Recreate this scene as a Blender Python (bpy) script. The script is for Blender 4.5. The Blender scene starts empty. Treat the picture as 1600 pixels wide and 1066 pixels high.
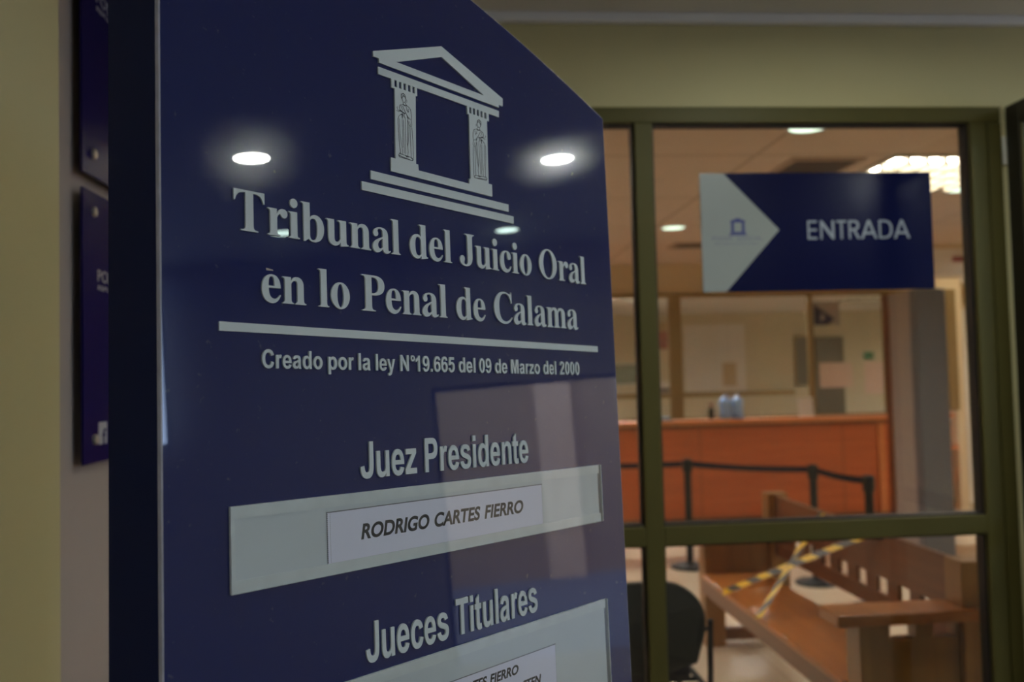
import bpy, bmesh, math, random
from mathutils import Vector, Matrix

sc = bpy.context.scene
col = sc.collection
random.seed(4)

# ------------------------------------------------------------------ camera
F_PX = 1396.5                       # focal length in pixels of a 1600 wide frame
CAM_H = 1.65
yaw, pitch, roll = (math.radians(v) for v in (4.41, 2.319, -1.366))
fwd = Vector((math.sin(yaw)*math.cos(pitch), math.cos(yaw)*math.cos(pitch), math.sin(pitch)))
rt0 = Vector((math.cos(yaw), -math.sin(yaw), 0))
up0 = rt0.cross(fwd)
rt = math.cos(roll)*rt0 + math.sin(roll)*up0
up = -math.sin(roll)*rt0 + math.cos(roll)*up0
cd = bpy.data.cameras.new('camera')
cam = bpy.data.objects.new('camera', cd)
col.objects.link(cam)
cam.matrix_world = Matrix(((rt.x, up.x, -fwd.x, 0), (rt.y, up.y, -fwd.y, 0), (rt.z, up.z, -fwd.z, CAM_H), (0, 0, 0, 1)))
cd.sensor_fit = 'HORIZONTAL'
cd.sensor_width = 23.5
cd.lens = F_PX/1600*23.5
cd.clip_start = 0.05
cd.dof.use_dof = True
cd.dof.focus_distance = 1.06
cd.dof.aperture_fstop = 2.5
sc.camera = cam

# ------------------------------------------------------------------ world, sun, exposure
w = bpy.data.worlds.new('world'); sc.world = w
w.use_nodes = True
bg = w.node_tree.nodes['Background']
bg.inputs[0].default_value = (0.50, 0.66, 1.0, 1)
bg.inputs[1].default_value = 12.0
sd = bpy.data.lights.new('sun', 'SUN'); sd.energy = 4.0; sd.angle = 0.01; sd.color = (1, 0.9, 0.82)
sun = bpy.data.objects.new('sun', sd); col.objects.link(sun)
sun.rotation_euler = Vector((0.75, 0.25, -0.75)).to_track_quat('-Z', 'Y').to_euler()
sun.location = (0, 0, 12)

sc.view_settings.view_transform = 'Standard'
sc.view_settings.look = 'None'
sc.view_settings.exposure = 0.0
sc.view_settings.gamma = 1.0
sc.view_settings.use_curve_mapping = False
sc.cycles.max_bounces = 10
sc.cycles.diffuse_bounces = 5
sc.cycles.transparent_max_bounces = 16
sc.cycles.sample_clamp_indirect = 4.0
sc.cycles.caustics_reflective = False
sc.cycles.caustics_refractive = False

LAMP_NEAR, LAMP_FAR, LAMP_HALL, TROFFER = 205.0, 22.0, 3.0, 31.0

# ------------------------------------------------------------------ materials
def new_mat(name):
    m = bpy.data.materials.new(name); m.use_nodes = True
    return m, m.node_tree.nodes, m.node_tree.links, m.node_tree.nodes['Principled BSDF']

def coords(n, l, scale):
    tc = n.new('ShaderNodeTexCoord'); mp = n.new('ShaderNodeMapping')
    mp.inputs['Scale'].default_value = scale
    l.new(tc.outputs['Object'], mp.inputs['Vector'])
    return mp

def plain(name, c, rough=0.5, metal=0.0, spec=0.5, var=0.06, scale=6.0, coat=0.0, coat_rough=0.03, bump=0.0, bump_scale=200.0):
    """Principled with a little procedural mottling of its own colour."""
    m, n, l, b = new_mat(name)
    mp = coords(n, l, (1, 1, 1))
    no = n.new('ShaderNodeTexNoise'); no.inputs['Scale'].default_value = scale; no.inputs['Detail'].default_value = 3
    l.new(mp.outputs[0], no.inputs['Vector'])
    mx = n.new('ShaderNodeMix'); mx.data_type = 'RGBA'
    mx.inputs[6].default_value = (*[v*(1-var) for v in c], 1)
    mx.inputs[7].default_value = (*[min(1, v*(1+var)) for v in c], 1)
    l.new(no.outputs[0], mx.inputs[0]); l.new(mx.outputs[2], b.inputs['Base Color'])
    b.inputs['Roughness'].default_value = rough
    b.inputs['Metallic'].default_value = metal
    b.inputs['Specular IOR Level'].default_value = spec
    b.inputs['Coat Weight'].default_value = coat
    b.inputs['Coat Roughness'].default_value = coat_rough
    if bump:
        n2 = n.new('ShaderNodeTexNoise'); n2.inputs['Scale'].default_value = bump_scale; n2.inputs['Detail'].default_value = 2
        l.new(mp.outputs[0], n2.inputs['Vector'])
        bp = n.new('ShaderNodeBump'); bp.inputs['Strength'].default_value = bump; bp.inputs['Distance'].default_value = 0.001
        l.new(n2.outputs[0], bp.inputs['Height']); l.new(bp.outputs[0], b.inputs['Normal'])
    return m

def wood(name, c1, c2, along='y', rough=0.35, coat=0.3):
    m, n, l, b = new_mat(name)
    s = {'x': (0.8, 9, 14), 'y': (9, 0.8, 14), 'z': (9, 9, 0.8)}[along]
    mp = coords(n, l, s)
    no = n.new('ShaderNodeTexNoise'); no.inputs['Scale'].default_value = 1.6; no.inputs['Detail'].default_value = 6; no.inputs['Distortion'].default_value = 0.6
    l.new(mp.outputs[0], no.inputs['Vector'])
    cr = n.new('ShaderNodeValToRGB')
    cr.color_ramp.elements[0].position = 0.3; cr.color_ramp.elements[0].color = (*c1, 1)
    cr.color_ramp.elements[1].position = 0.72; cr.color_ramp.elements[1].color = (*c2, 1)
    l.new(no.outputs[0], cr.inputs[0]); l.new(cr.outputs[0], b.inputs['Base Color'])
    b.inputs['Roughness'].default_value = rough
    b.inputs['Coat Weight'].default_value = coat
    b.inputs['Coat Roughness'].default_value = 0.12
    return m

def emit(name, c, s):
    m = bpy.data.materials.new(name); m.use_nodes = True
    n, l = m.node_tree.nodes, m.node_tree.links
    n.remove(n['Principled BSDF'])
    e = n.new('ShaderNodeEmission'); e.inputs[0].default_value = (*c, 1); e.inputs[1].default_value = s
    l.new(e.outputs[0], n['Material Output'].inputs[0])
    return m

def thin_glass(name, tint=(0.97, 0.98, 0.97), f0=0.045, rough=0.0):
    m = bpy.data.materials.new(name); m.use_nodes = True
    n, l = m.node_tree.nodes, m.node_tree.links
    n.remove(n['Principled BSDF'])
    t = n.new('ShaderNodeBsdfTransparent'); t.inputs[0].default_value = (*tint, 1)
    g = n.new('ShaderNodeBsdfGlossy'); g.inputs['Roughness'].default_value = rough
    lw = n.new('ShaderNodeLayerWeight'); lw.inputs['Blend'].default_value = 0.5
    p = n.new('ShaderNodeMath'); p.operation = 'POWER'; p.inputs[1].default_value = 5
    l.new(lw.outputs['Facing'], p.inputs[0])
    a = n.new('ShaderNodeMath'); a.operation = 'MULTIPLY_ADD'; a.inputs[1].default_value = 1-f0; a.inputs[2].default_value = f0
    l.new(p.outputs[0], a.inputs[0])
    mx = n.new('ShaderNodeMixShader')
    l.new(a.outputs[0], mx.inputs[0]); l.new(t.outputs[0], mx.inputs[1]); l.new(g.outputs[0], mx.inputs[2])
    l.new(mx.outputs[0], n['Material Output'].inputs[0])
    return m

def grid_mat(name, c, cl, size, line, rough, coat=0.0, off=(0, 0), var=0.05):
    """square tiles with thin joints, from object coordinates"""
    m, n, l, b = new_mat(name)
    tc = n.new('ShaderNodeTexCoord'); sp = n.new('ShaderNodeSeparateXYZ'); l.new(tc.outputs['Object'], sp.inputs[0])
    def edge(i):
        a = n.new('ShaderNodeMath'); a.operation = 'ADD'; a.inputs[1].default_value = off[i] + 100*size; l.new(sp.outputs[i], a.inputs[0])
        d = n.new('ShaderNodeMath'); d.operation = 'MODULO'; d.inputs[1].default_value = size; l.new(a.outputs[0], d.inputs[0])
        g = n.new('ShaderNodeMath'); g.operation = 'LESS_THAN'; g.inputs[1].default_value = line; l.new(d.outputs[0], g.inputs[0])
        return g
    mxm = n.new('ShaderNodeMath'); mxm.operation = 'MAXIMUM'
    l.new(edge(0).outputs[0], mxm.inputs[0]); l.new(edge(1).outputs[0], mxm.inputs[1])
    no = n.new('ShaderNodeTexNoise'); no.inputs['Scale'].default_value = 3; no.inputs['Detail'].default_value = 4
    l.new(tc.outputs['Object'], no.inputs['Vector'])
    m1 = n.new('ShaderNodeMix'); m1.data_type = 'RGBA'
    m1.inputs[6].default_value = (*[v*(1-var) for v in c], 1); m1.inputs[7].default_value = (*[v*(1+var) for v in c], 1)
    l.new(no.outputs[0], m1.inputs[0])
    m2 = n.new('ShaderNodeMix'); m2.data_type = 'RGBA'; m2.inputs[7].default_value = (*cl, 1)
    l.new(m1.outputs[2], m2.inputs[6]); l.new(mxm.outputs[0], m2.inputs[0])
    l.new(m2.outputs[2], b.inputs['Base Color'])
    b.inputs['Roughness'].default_value = rough; b.inputs['Coat Weight'].default_value = coat; b.inputs['Coat Roughness'].default_value = 0.08
    return m

def sign_face_mat():
    """navy vinyl with a fine orange-peel base under a smooth clear sheet"""
    m, n, l, b = new_mat('navy_acrylic')
    tc = n.new('ShaderNodeTexCoord')
    no = n.new('ShaderNodeTexNoise'); no.inputs['Scale'].default_value = 520; no.inputs['Detail'].default_value = 2
    l.new(tc.outputs['Object'], no.inputs['Vector'])
    bp = n.new('ShaderNodeBump'); bp.inputs['Strength'].default_value = 1.0; bp.inputs['Distance'].default_value = 0.00007
    l.new(no.outputs[0], bp.inputs['Height']); l.new(bp.outputs[0], b.inputs['Normal'])
    # sparse scratches and dust in the colour
    n2 = n.new('ShaderNodeTexNoise'); n2.inputs['Scale'].default_value = 90; n2.inputs['Detail'].default_value = 6
    l.new(tc.outputs['Object'], n2.inputs['Vector'])
    cr = n.new('ShaderNodeValToRGB')
    cr.color_ramp.elements[0].position = 0.66; cr.color_ramp.elements[0].color = (0.0105, 0.0190, 0.102, 1)
    cr.color_ramp.elements[1].position = 0.76; cr.color_ramp.elements[1].color = (0.06, 0.075, 0.13, 1)
    l.new(n2.outputs[0], cr.inputs[0]); l.new(cr.outputs[0], b.inputs['Base Color'])
    b.inputs['Roughness'].default_value = 0.06
    b.inputs['Specular IOR Level'].default_value = 0.065
    b.inputs['Coat Weight'].default_value = 1.0
    b.inputs['Coat Roughness'].default_value = 0.0
    b.inputs['Coat IOR'].default_value = 1.5
    return m

def tape_mats():
    return [plain('tape_yellow', (0.80, 0.50, 0.006), 0.35), plain('tape_black', (0.02, 0.02, 0.022), 0.35)]

M = {}
M['cream'] = plain('cream_paint', (0.60, 0.54, 0.30), 0.85, spec=0.2, scale=2, bump=0.15, bump_scale=300)
M['pale_wall'] = plain('pale_paint', (0.43, 0.37, 0.335), 0.85, spec=0.2, scale=2, bump=0.15, bump_scale=300)
M['hall_wall'] = plain('warm_paint', (0.72, 0.59, 0.41), 0.85, spec=0.2, scale=2)
M['office_wall'] = plain('office_paint', (0.66, 0.60, 0.46), 0.85, spec=0.2, scale=2)
M['white_paint'] = plain('white_paint', (0.82, 0.80, 0.79), 0.8, spec=0.2, scale=2)
M['beam_white'] = plain('beam_white', (0.88, 0.87, 0.86), 0.8, spec=0.2)
M['ceiling_plain'] = plain('plain_ceiling', (0.80, 0.76, 0.70), 0.9, spec=0.1, scale=3)
M['ceiling_tile'] = grid_mat('ceiling_tiles', (0.76, 0.65, 0.56), (0.50, 0.40, 0.31), 1.2, 0.022, 0.9, off=(0.0, 0.85))
M['floor'] = grid_mat('floor_tiles', (0.64, 0.53, 0.41), (0.42, 0.33, 0.24), 0.6, 0.006, 0.22, coat=0.25)
M['floor_band'] = plain('brown_tile', (0.26, 0.15, 0.085), 0.3, coat=0.3)
M['ceramic_grey'] = grid_mat('corridor_tiles', (0.20, 0.165, 0.13), (0.12, 0.10, 0.08), 0.45, 0.006, 0.3, coat=0.2)
M['alu'] = plain('olive_bronze_aluminium', (0.100, 0.086, 0.024), 0.5, metal=0.1, spec=0.25)
M['alu_dark'] = plain('dark_bronze_aluminium', (0.030, 0.026, 0.016), 0.4, metal=0.25)
M['gasket'] = plain('black_gasket', (0.012, 0.010, 0.010), 0.6)
M['glass'] = thin_glass('window_glass')
M['clear'] = thin_glass('clear_acrylic', (0.985, 0.99, 0.99), 0.04)
M['sign'] = sign_face_mat()
M['sign_side'] = plain('navy_side', (0.009, 0.017, 0.075), 0.5, spec=0.12)
M['sign_edge'] = plain('sheet_edge', (0.46, 0.48, 0.58), 0.25, var=0.25, scale=60)
M['letter'] = plain('silver_grey_vinyl', (0.57, 0.64, 0.67), 0.55, spec=0.3, var=0.03)
M['chip'] = plain('bare_chip', (0.50, 0.46, 0.38), 0.7)
M['hang_pale'] = plain('pale_board', (0.34, 0.31, 0.28), 0.6)
M['line'] = plain('engraved_black', (0.02, 0.02, 0.03), 0.7)
M['holder'] = plain('frosted_backing', (0.60, 0.67, 0.71), 0.5, spec=0.3, var=0.05, scale=25)
M['holder_strip'] = plain('frosted_strip', (0.64, 0.71, 0.73), 0.4, spec=0.4, var=0.12, scale=45)
M['paper'] = plain('white_paper', (0.80, 0.82, 0.98), 0.8, spec=0.1, var=0.02)
M['ink'] = plain('black_ink', (0.012, 0.012, 0.014), 0.6)
M['plaque'] = plain('navy_plaque', (0.016, 0.012, 0.085), 0.25, spec=0.008, var=0.05)
M['steel'] = plain('brushed_steel', (0.42, 0.40, 0.33), 0.4, metal=0.35)
M['pale_print'] = plain('pale_print', (0.45, 0.46, 0.50), 0.6)
M['board_blue'] = plain('board_navy', (0.004, 0.006, 0.046), 0.2, spec=0.2, var=0.05)
M['board_grey'] = plain('board_grey', (0.33, 0.36, 0.345), 0.3, spec=0.4, var=0.03)
M['board_text'] = plain('board_lettering', (0.36, 0.40, 0.46), 0.5)
M['board_logo'] = plain('board_logo_navy', (0.04, 0.05, 0.22), 0.5)
M['board_logo_faint'] = plain('board_logo_grey', (0.20, 0.22, 0.30), 0.5)
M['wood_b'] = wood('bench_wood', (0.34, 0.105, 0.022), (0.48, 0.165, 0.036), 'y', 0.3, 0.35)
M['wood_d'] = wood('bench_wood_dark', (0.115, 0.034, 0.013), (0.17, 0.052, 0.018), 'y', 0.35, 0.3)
M['wood_e'] = wood('bench_end_wood', (0.22, 0.095, 0.026), (0.30, 0.135, 0.036), 'z', 0.35, 0.3)
M['counter'] = wood('counter_veneer', (0.40, 0.082, 0.022), (0.50, 0.115, 0.032), 'x', 0.45, 0.15)
M['counter_top'] = wood('counter_top_veneer', (0.54, 0.17, 0.055), (0.62, 0.21, 0.075), 'x', 0.4, 0.2)
M['brown_alu'] = plain('brown_aluminium', (0.22, 0.145, 0.055), 0.45, metal=0.2)
M['black'] = plain('black_plastic', (0.010, 0.011, 0.016), 0.55, spec=0.2)
M['belt'] = plain('navy_belt', (0.011, 0.012, 0.028), 0.8, spec=0.1)
M['chair'] = plain('black_shell', (0.016, 0.016, 0.015), 0.6, spec=0.3)
M['chair_seat'] = plain('charcoal_fabric', (0.035, 0.028, 0.035), 0.9, spec=0.1, bump=0.3, bump_scale=500)
M['pillar_a'] = plain('pillar_grey', (0.36, 0.31, 0.30), 0.5, spec=0.4)
M['pillar_b'] = plain('pillar_cladding', (0.115, 0.125, 0.15), 0.35, spec=0.5)
M['door_dark'] = plain('dark_door', (0.075, 0.064, 0.052), 0.6)
M['tan'] = plain('tan_card', (0.50, 0.38, 0.24), 0.8)
M['bottle'] = plain('blue_bottle', (0.30, 0.50, 0.90), 0.12, spec=0.6, coat=0.5)
M['green'] = plain('green_sign', (0.02, 0.14, 0.07), 0.5)
M['red'] = plain('red_print', (0.25, 0.02, 0.03), 0.6)
M['poster'] = plain('poster_red', (0.30, 0.10, 0.10), 0.6, var=0.8, scale=9)
M['photo'] = plain('picture_print', (0.16, 0.20, 0.17), 0.5, var=0.9, scale=14)
M['vent'] = plain('vent_dark', (0.10, 0.075, 0.055), 0.6)
M['vent_frame'] = plain('vent_frame', (0.40, 0.30, 0.22), 0.6)
M['lamp_ring'] = plain('lamp_ring', (0.75, 0.75, 0.72), 0.4)
M['louvre'] = plain('louvre', (0.30, 0.27, 0.21), 0.4)
M['lens_near'] = emit('lens_bright', (0.93, 1.0, 0.95), LAMP_NEAR)
M['lens_far'] = emit('lens_dim', (0.74, 1.0, 0.90), LAMP_FAR)
M['lens_hall'] = emit('lens_hall', (0.62, 0.74, 0.58), LAMP_HALL)
M['tube'] = emit('fluorescent', (1.0, 0.91, 0.77), TROFFER)
M['tube_dim'] = emit('fluorescent_dim', (1.0, 0.86, 0.62), TROFFER*0.33)  # serves only the added light beyond the beam
M['office_tube_dim'] = emit('office_fluorescent_dim', (1.0, 0.86, 0.66), 1.6)
M['office_tube'] = emit('office_fluorescent', (1.0, 0.95, 0.89), 75.0)  # serves only the added, unseen office lights
M['outside_wall'] = plain('render_tan', (0.31, 0.225, 0.135), 0.9, spec=0.1)
M['outside_pier'] = plain('render_pale', (0.60, 0.44, 0.30), 0.9, spec=0.1)
M['pavement'] = plain('pavement', (0.17, 0.15, 0.15), 0.9)

# ------------------------------------------------------------------ mesh building
class MB:
    """collects geometry for one mesh object"""
    def __init__(self): self.v, self.f, self.m = [], [], []
    def add(self, vs, fs, mi=0):
        k = len(self.v); self.v += [tuple(p) for p in vs]
        self.f += [tuple(k+i for i in f) for f in fs]; self.m += [mi]*len(fs)
        return self
    def box(self, x0, x1, y0, y1, z0, z1, mi=0):
        vs = [(x, y, z) for z in (z0, z1) for y in (y0, y1) for x in (x0, x1)]
        return self.add(vs, [(0, 2, 3, 1), (4, 5, 7, 6), (0, 1, 5, 4), (2, 6, 7, 3), (0, 4, 6, 2), (1, 3, 7, 5)], mi)
    def prism(self, pts, a0, a1, plane='xz', mi=0):
        """extrude a 2D outline; plane xz goes along y, xy along z, yz along x"""
        def P(u, v, t): return {'xz': (u, t, v), 'xy': (u, v, t), 'yz': (t, u, v)}[plane]
        n = len(pts)
        vs = [P(u, v, a0) for u, v in pts] + [P(u, v, a1) for u, v in pts]
        fs = [tuple(range(n)), tuple(range(2*n-1, n-1, -1))] + [(i, (i+1) % n, n+(i+1) % n, n+i) for i in range(n)]
        return self.add(vs, fs, mi)
    def cyl(self, p, q, r, r2=None, seg=20, mi=0):
        p, q = Vector(p), Vector(q); d = (q-p).normalized()
        a = d.orthogonal().normalized(); b = d.cross(a); r2 = r if r2 is None else r2
        vs = []
        for c, rr in ((p, r), (q, r2)):
            vs += [c + rr*(math.cos(2*math.pi*i/seg)*a + math.sin(2*math.pi*i/seg)*b) for i in range(seg)]
        fs = [tuple(range(seg-1, -1, -1)), tuple(range(seg, 2*seg))] + [(i, (i+1) % seg, seg+(i+1) % seg, seg+i) for i in range(seg)]
        return self.add(vs, fs, mi)
    def lathe(self, c, prof, seg=24, mi=0):
        """profile of (radius, z) turned about the vertical through c"""
        vs, fs = [], []
        for r, z in prof:
            vs += [(c[0]+r*math.cos(2*math.pi*i/seg), c[1]+r*math.sin(2*math.pi*i/seg), c[2]+z) for i in range(seg)]
        for k in range(len(prof)-1):
            fs += [(k*seg+i, k*seg+(i+1) % seg, (k+1)*seg+(i+1) % seg, (k+1)*seg+i) for i in range(seg)]
        fs += [tuple(range(seg-1, -1, -1)), tuple(range((len(prof)-1)*seg, len(prof)*seg))]
        return self.add(vs, fs, mi)
    def tube(self, pts, r, seg=10, mi=0):
        pts = [Vector(p) for p in pts]
        for a, b in zip(pts[:-1], pts[1:]): self.cyl(a, b, r, seg=seg, mi=mi)
        for p in pts[1:-1]:
            self.lathe(p, [(r*math.cos(t), r*math.sin(t)) for t in (-1.5, -0.8, 0, 0.8, 1.5)], seg, mi)
        return self
    def obj(self, name, mats, parent=None, local=False, bevel=0.0, smooth=False, seg=2):
        off = Vector(); p = None if local else parent
        while p is not None:                     # world position of the (unrotated) ancestors
            off = off + (p.location if p.parent else p.matrix_world.translation if p.type == 'EMPTY' else p.location); p = p.parent
        if parent is None and not local and self.v:
            lo = [min(v[i] for v in self.v) for i in range(3)]; hi = [max(v[i] for v in self.v) for i in range(3)]
            off = Vector(((lo[0]+hi[0])/2, (lo[1]+hi[1])/2, lo[2]))
        me = bpy.data.meshes.new(name)
        me.from_pydata([Vector(v)-off for v in self.v], [], self.f)
        for m in (mats if isinstance(mats, (list, tuple)) else [mats]): me.materials.append(m)
        for p, mi in zip(me.polygons, self.m): p.material_index = mi
        bm = bmesh.new(); bm.from_mesh(me); bmesh.ops.recalc_face_normals(bm, faces=bm.faces[:]); bm.to_mesh(me); bm.free()
        if smooth:
            for p in me.polygons: p.use_smooth = True
        o = bpy.data.objects.new(name, me); col.objects.link(o)
        if parent is None: o.location = off
        else: o.parent = parent
        if bevel:
            bv = o.modifiers.new('bevel', 'BEVEL'); bv.width = bevel; bv.segments = seg; bv.limit_method = 'ANGLE'; bv.angle_limit = math.radians(40)
        if smooth:
            pass
        return o

def tag(o, label, cat, group=None, kind=None):
    o['label'] = label; o['category'] = cat
    if group: o['group'] = group
    if kind: o['kind'] = kind
    return o

def empty(name, loc, label=None, cat=None, group=None, mat=None):
    o = bpy.data.objects.new(name, None); col.objects.link(o)
    o.empty_display_size = 0.1
    o.matrix_world = mat if mat is not None else Matrix.Translation(loc)
    bpy.context.view_layer.update()
    if label: tag(o, label, cat, group)
    return o

def struct(o, label=None, cat=None):
    o['kind'] = 'structure'
    if label: o['label'] = label; o['category'] = cat
    return o

def box(name, x0, x1, y0, y1, z0, z1, m, parent=None, bevel=0.0):
    return MB().box(x0, x1, y0, y1, z0, z1).obj(name, m, parent, bevel=bevel)

def copy_tree(o, parent=None):
    c = o.copy(); col.objects.link(c); c.parent = parent
    for ch in list(o.children): copy_tree(ch, c)
    return c

# ------------------------------------------------------------------ lettering
def bez(p0, p1, p2, p3, n=7):
    return [tuple((1-t)**3*a + 3*(1-t)**2*t*b + 3*(1-t)*t*t*c + t**3*d for a, b, c, d in zip(p0, p1, p2, p3)) for t in [i/n for i in range(1, n+1)]]

def parse(path):
    """outline text: M x,y  L x,y  C x,y x,y x,y  Z  ->  list of rings"""
    rings, cur, toks, i = [], [], path.replace('M', ' M ').replace('L', ' L ').replace('C', ' C ').replace('Z', ' Z ').split(), 0
    P = lambda t: tuple(float(v) for v in t.split(','))
    while i < len(toks):
        t = toks[i]
        if t == 'M': cur = [P(toks[i+1])]; i += 2
        elif t == 'L': cur.append(P(toks[i+1])); i += 2
        elif t == 'C': cur += bez(cur[-1], P(toks[i+1]), P(toks[i+2]), P(toks[i+3])); i += 4
        elif t == 'Z': rings.append(cur); i += 1
    return rings

def ell(cx, cy, rx, ry, n=36, rev=False):
    r = [(cx+rx*math.cos(2*math.pi*i/n), cy+ry*math.sin(2*math.pi*i/n)) for i in range(n)]
    return r[::-1] if rev else r

# a bold roman face drawn for the heading: advance width, outline (1000 units per em)
N_STEM = 'C56,23 69,38 69,80 L69,380 C69,425 56,440 21,442 Z'
SERIF = {
 'T': (667, 'M31,676 L636,676 L636,490 L612,490 C590,590 540,640 410,640 L410,110 C410,40 425,22 503,19 L503,0 L164,0 L164,19 C240,22 256,40 256,110 L256,640 C127,640 78,590 55,490 L31,490 Z'),
 'r': (444, 'M29,461 L219,461 L219,377 C255,445 290,473 345,473 C405,473 440,441 440,394 C440,346 410,316 368,316 C338,316 318,332 303,360 C297,372 291,378 282,378 C262,378 222,330 222,300 L222,77 C222,36 240,22 287,19 L287,0 L29,0 L29,19 C70,22 81,38 81,82 L81,380 C81,425 70,440 29,442 Z'),
 'i': (278, 'M255,0 L16,0 L16,19 C55,21 66,35 66,70 L66,390 C66,430 52,442 16,442 L16,461 L205,461 L205,70 C205,35 218,21 255,19 Z'),
 'b': (556, 'M17,676 L205,676 L205,410 C235,452 275,473 325,473 C440,473 521,375 521,235 C521,85 425,-14 290,-14 C240,-14 205,0 170,35 L95,-14 L66,-14 L66,600 C66,640 52,655 17,657 Z M205,355 L205,90 C205,50 230,20 270,20 C345,20 370,110 370,230 C370,345 345,405 285,405 C250,405 225,388 205,355 Z'),
 'u': (556, 'M16,461 L203,461 L203,140 C203,85 222,62 257,62 C290,62 320,85 346,122 L346,380 C346,425 332,440 290,442 L290,461 L485,461 L485,85 C485,45 497,30 537,27 L537,8 L365,-14 L351,-10 L351,62 C310,10 270,-14 215,-14 C120,-14 64,40 64,140 L64,380 C64,425 52,440 16,442 Z'),
 'n': (556, 'M21,461 L204,461 L204,398 C240,452 280,473 332,473 C425,473 485,415 485,320 L485,80 C485,38 497,24 539,19 L539,0 L290,0 L290,19 C332,22 346,40 346,80 L346,325 C346,380 335,405 295,405 C262,405 232,385 208,345 L208,80 C208,40 221,23 258,19 L258,0 L21,0 L21,19 ' + N_STEM),
 'a': (500, 'M488,52 C470,40 462,38 450,38 C430,38 425,50 425,80 L425,310 C425,420 365,473 240,473 C130,473 45,425 45,350 C45,312 72,288 108,288 C146,288 172,312 172,345 C172,370 155,380 155,400 C155,425 182,441 215,441 C268,441 285,415 285,355 L285,295 C105,232 25,180 25,92 C25,30 70,-14 130,-14 C185,-14 235,10 287,62 C295,10 325,-14 378,-14 C425,-14 455,-2 488,36 Z M285,262 L285,100 C262,78 240,66 215,66 C182,66 162,90 162,130 C162,185 205,225 285,262 Z'),
 'l': (278, 'M255,0 L16,0 L16,19 C55,21 66,35 66,70 L66,600 C66,640 52,655 16,657 L16,676 L205,676 L205,70 C205,35 218,21 255,19 Z'),
 'd': (556, 'M292,676 L482,676 L482,100 C482,50 495,38 534,36 L534,17 L360,-14 L345,-12 L345,50 C310,5 275,-14 225,-14 C105,-14 25,90 25,230 C25,375 115,473 240,473 C280,473 315,460 343,430 L343,600 C343,640 328,655 292,657 Z M343,355 L343,95 C325,65 300,48 270,48 C205,48 177,115 177,235 C177,365 200,425 258,425 C300,425 330,395 343,355 Z'),
 'e': (444, 'M426,128 C375,25 315,-14 235,-14 C105,-14 25,80 25,225 C25,375 110,473 235,473 C350,473 420,390 423,245 L165,245 C167,125 205,62 280,62 C330,62 365,84 408,138 Z M163,280 L290,280 C292,395 275,440 228,440 C180,440 163,385 163,280 Z'),
 'J': (500, 'M165,676 L479,676 L479,657 C425,654 410,638 410,575 L410,190 C410,60 325,-14 190,-14 C75,-14 3,45 3,120 C3,170 38,205 82,205 C128,205 155,175 155,138 C155,105 135,95 135,65 C135,40 155,24 185,24 C235,24 256,65 256,150 L256,575 C256,635 240,654 165,657 Z'),
 'c': (444, 'M430,128 C385,30 325,-14 240,-14 C108,-14 25,85 25,225 C25,370 115,473 250,473 C350,473 420,418 420,345 C420,305 395,280 357,280 C320,280 297,300 290,345 C284,395 280,440 245,440 C190,440 165,370 165,265 C165,130 210,62 285,62 C335,62 370,82 413,138 Z'),
 'o': (500, ''), 'O': (778, ''),
 'P': (611, 'M16,676 L325,676 C505,676 600,605 600,488 C600,365 500,300 330,300 L267,300 L267,110 C267,38 285,22 363,19 L363,0 L16,0 L16,19 C95,22 110,40 110,110 L110,566 C110,636 95,654 16,657 Z M267,640 C330,642 440,640 440,490 C440,375 390,337 267,337 Z'),
 'm': (833, 'M16,461 L198,461 L198,400 C235,452 272,473 325,473 C385,473 425,445 448,395 C488,450 535,473 590,473 C690,473 759,415 759,320 L759,80 C759,38 772,24 814,19 L814,0 L570,0 L570,19 C608,22 620,40 620,80 L620,325 C620,380 610,405 570,405 C535,405 508,385 484,345 L484,80 C484,40 497,23 534,19 L534,0 L296,0 L296,19 C333,22 345,40 345,80 L345,325 C345,380 335,405 297,405 C262,405 230,385 205,345 L205,80 C205,40 217,23 254,19 L254,0 L16,0 L16,19 C52,23 66,38 66,80 L66,380 C66,425 52,440 16,442 Z'),
 'C': (722, 'M678,450 L655,450 C625,580 550,655 440,655 C295,655 228,545 228,350 C228,135 310,35 450,35 C540,35 605,65 680,140 L695,122 C620,25 530,-19 410,-19 C195,-19 49,125 49,330 C49,535 200,691 410,691 C470,691 515,675 555,660 C580,650 598,645 610,645 C630,645 642,658 652,691 L678,691 Z'),
}
def glyph(ch):
    adv, p = SERIF[ch]
    r = parse(p)
    if ch == 'i': r.append(ell(136, 610, 80, 81))
    if ch == 'o': r = [ell(250, 229, 225, 244), ell(250, 229, 78, 212, rev=True)]
    if ch == 'O': r = [ell(389, 336, 354, 355), ell(389, 336, 192, 322, rev=True)]
    return adv, r

def curve_mesh(rings, depth, name):
    """filled outlines (holes by even-odd) -> mesh of the given thickness; x across, y up"""
    cu = bpy.data.curves.new(name, 'CURVE'); cu.dimensions = '2D'; cu.fill_mode = 'BOTH'; cu.extrude = depth/2
    for r in rings:
        sp = cu.splines.new('POLY'); sp.points.add(len(r)-1)
        for q, p in zip(sp.points, r): q.co = (p[0], p[1], 0, 1)
        sp.use_cyclic_u = True
    o = bpy.data.objects.new(name, cu); col.objects.link(o)
    bpy.context.view_layer.update()
    me = bpy.data.meshes.new_from_object(o.evaluated_get(bpy.context.evaluated_depsgraph_get()))
    bpy.data.objects.remove(o); bpy.data.curves.remove(cu)
    return me

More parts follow.
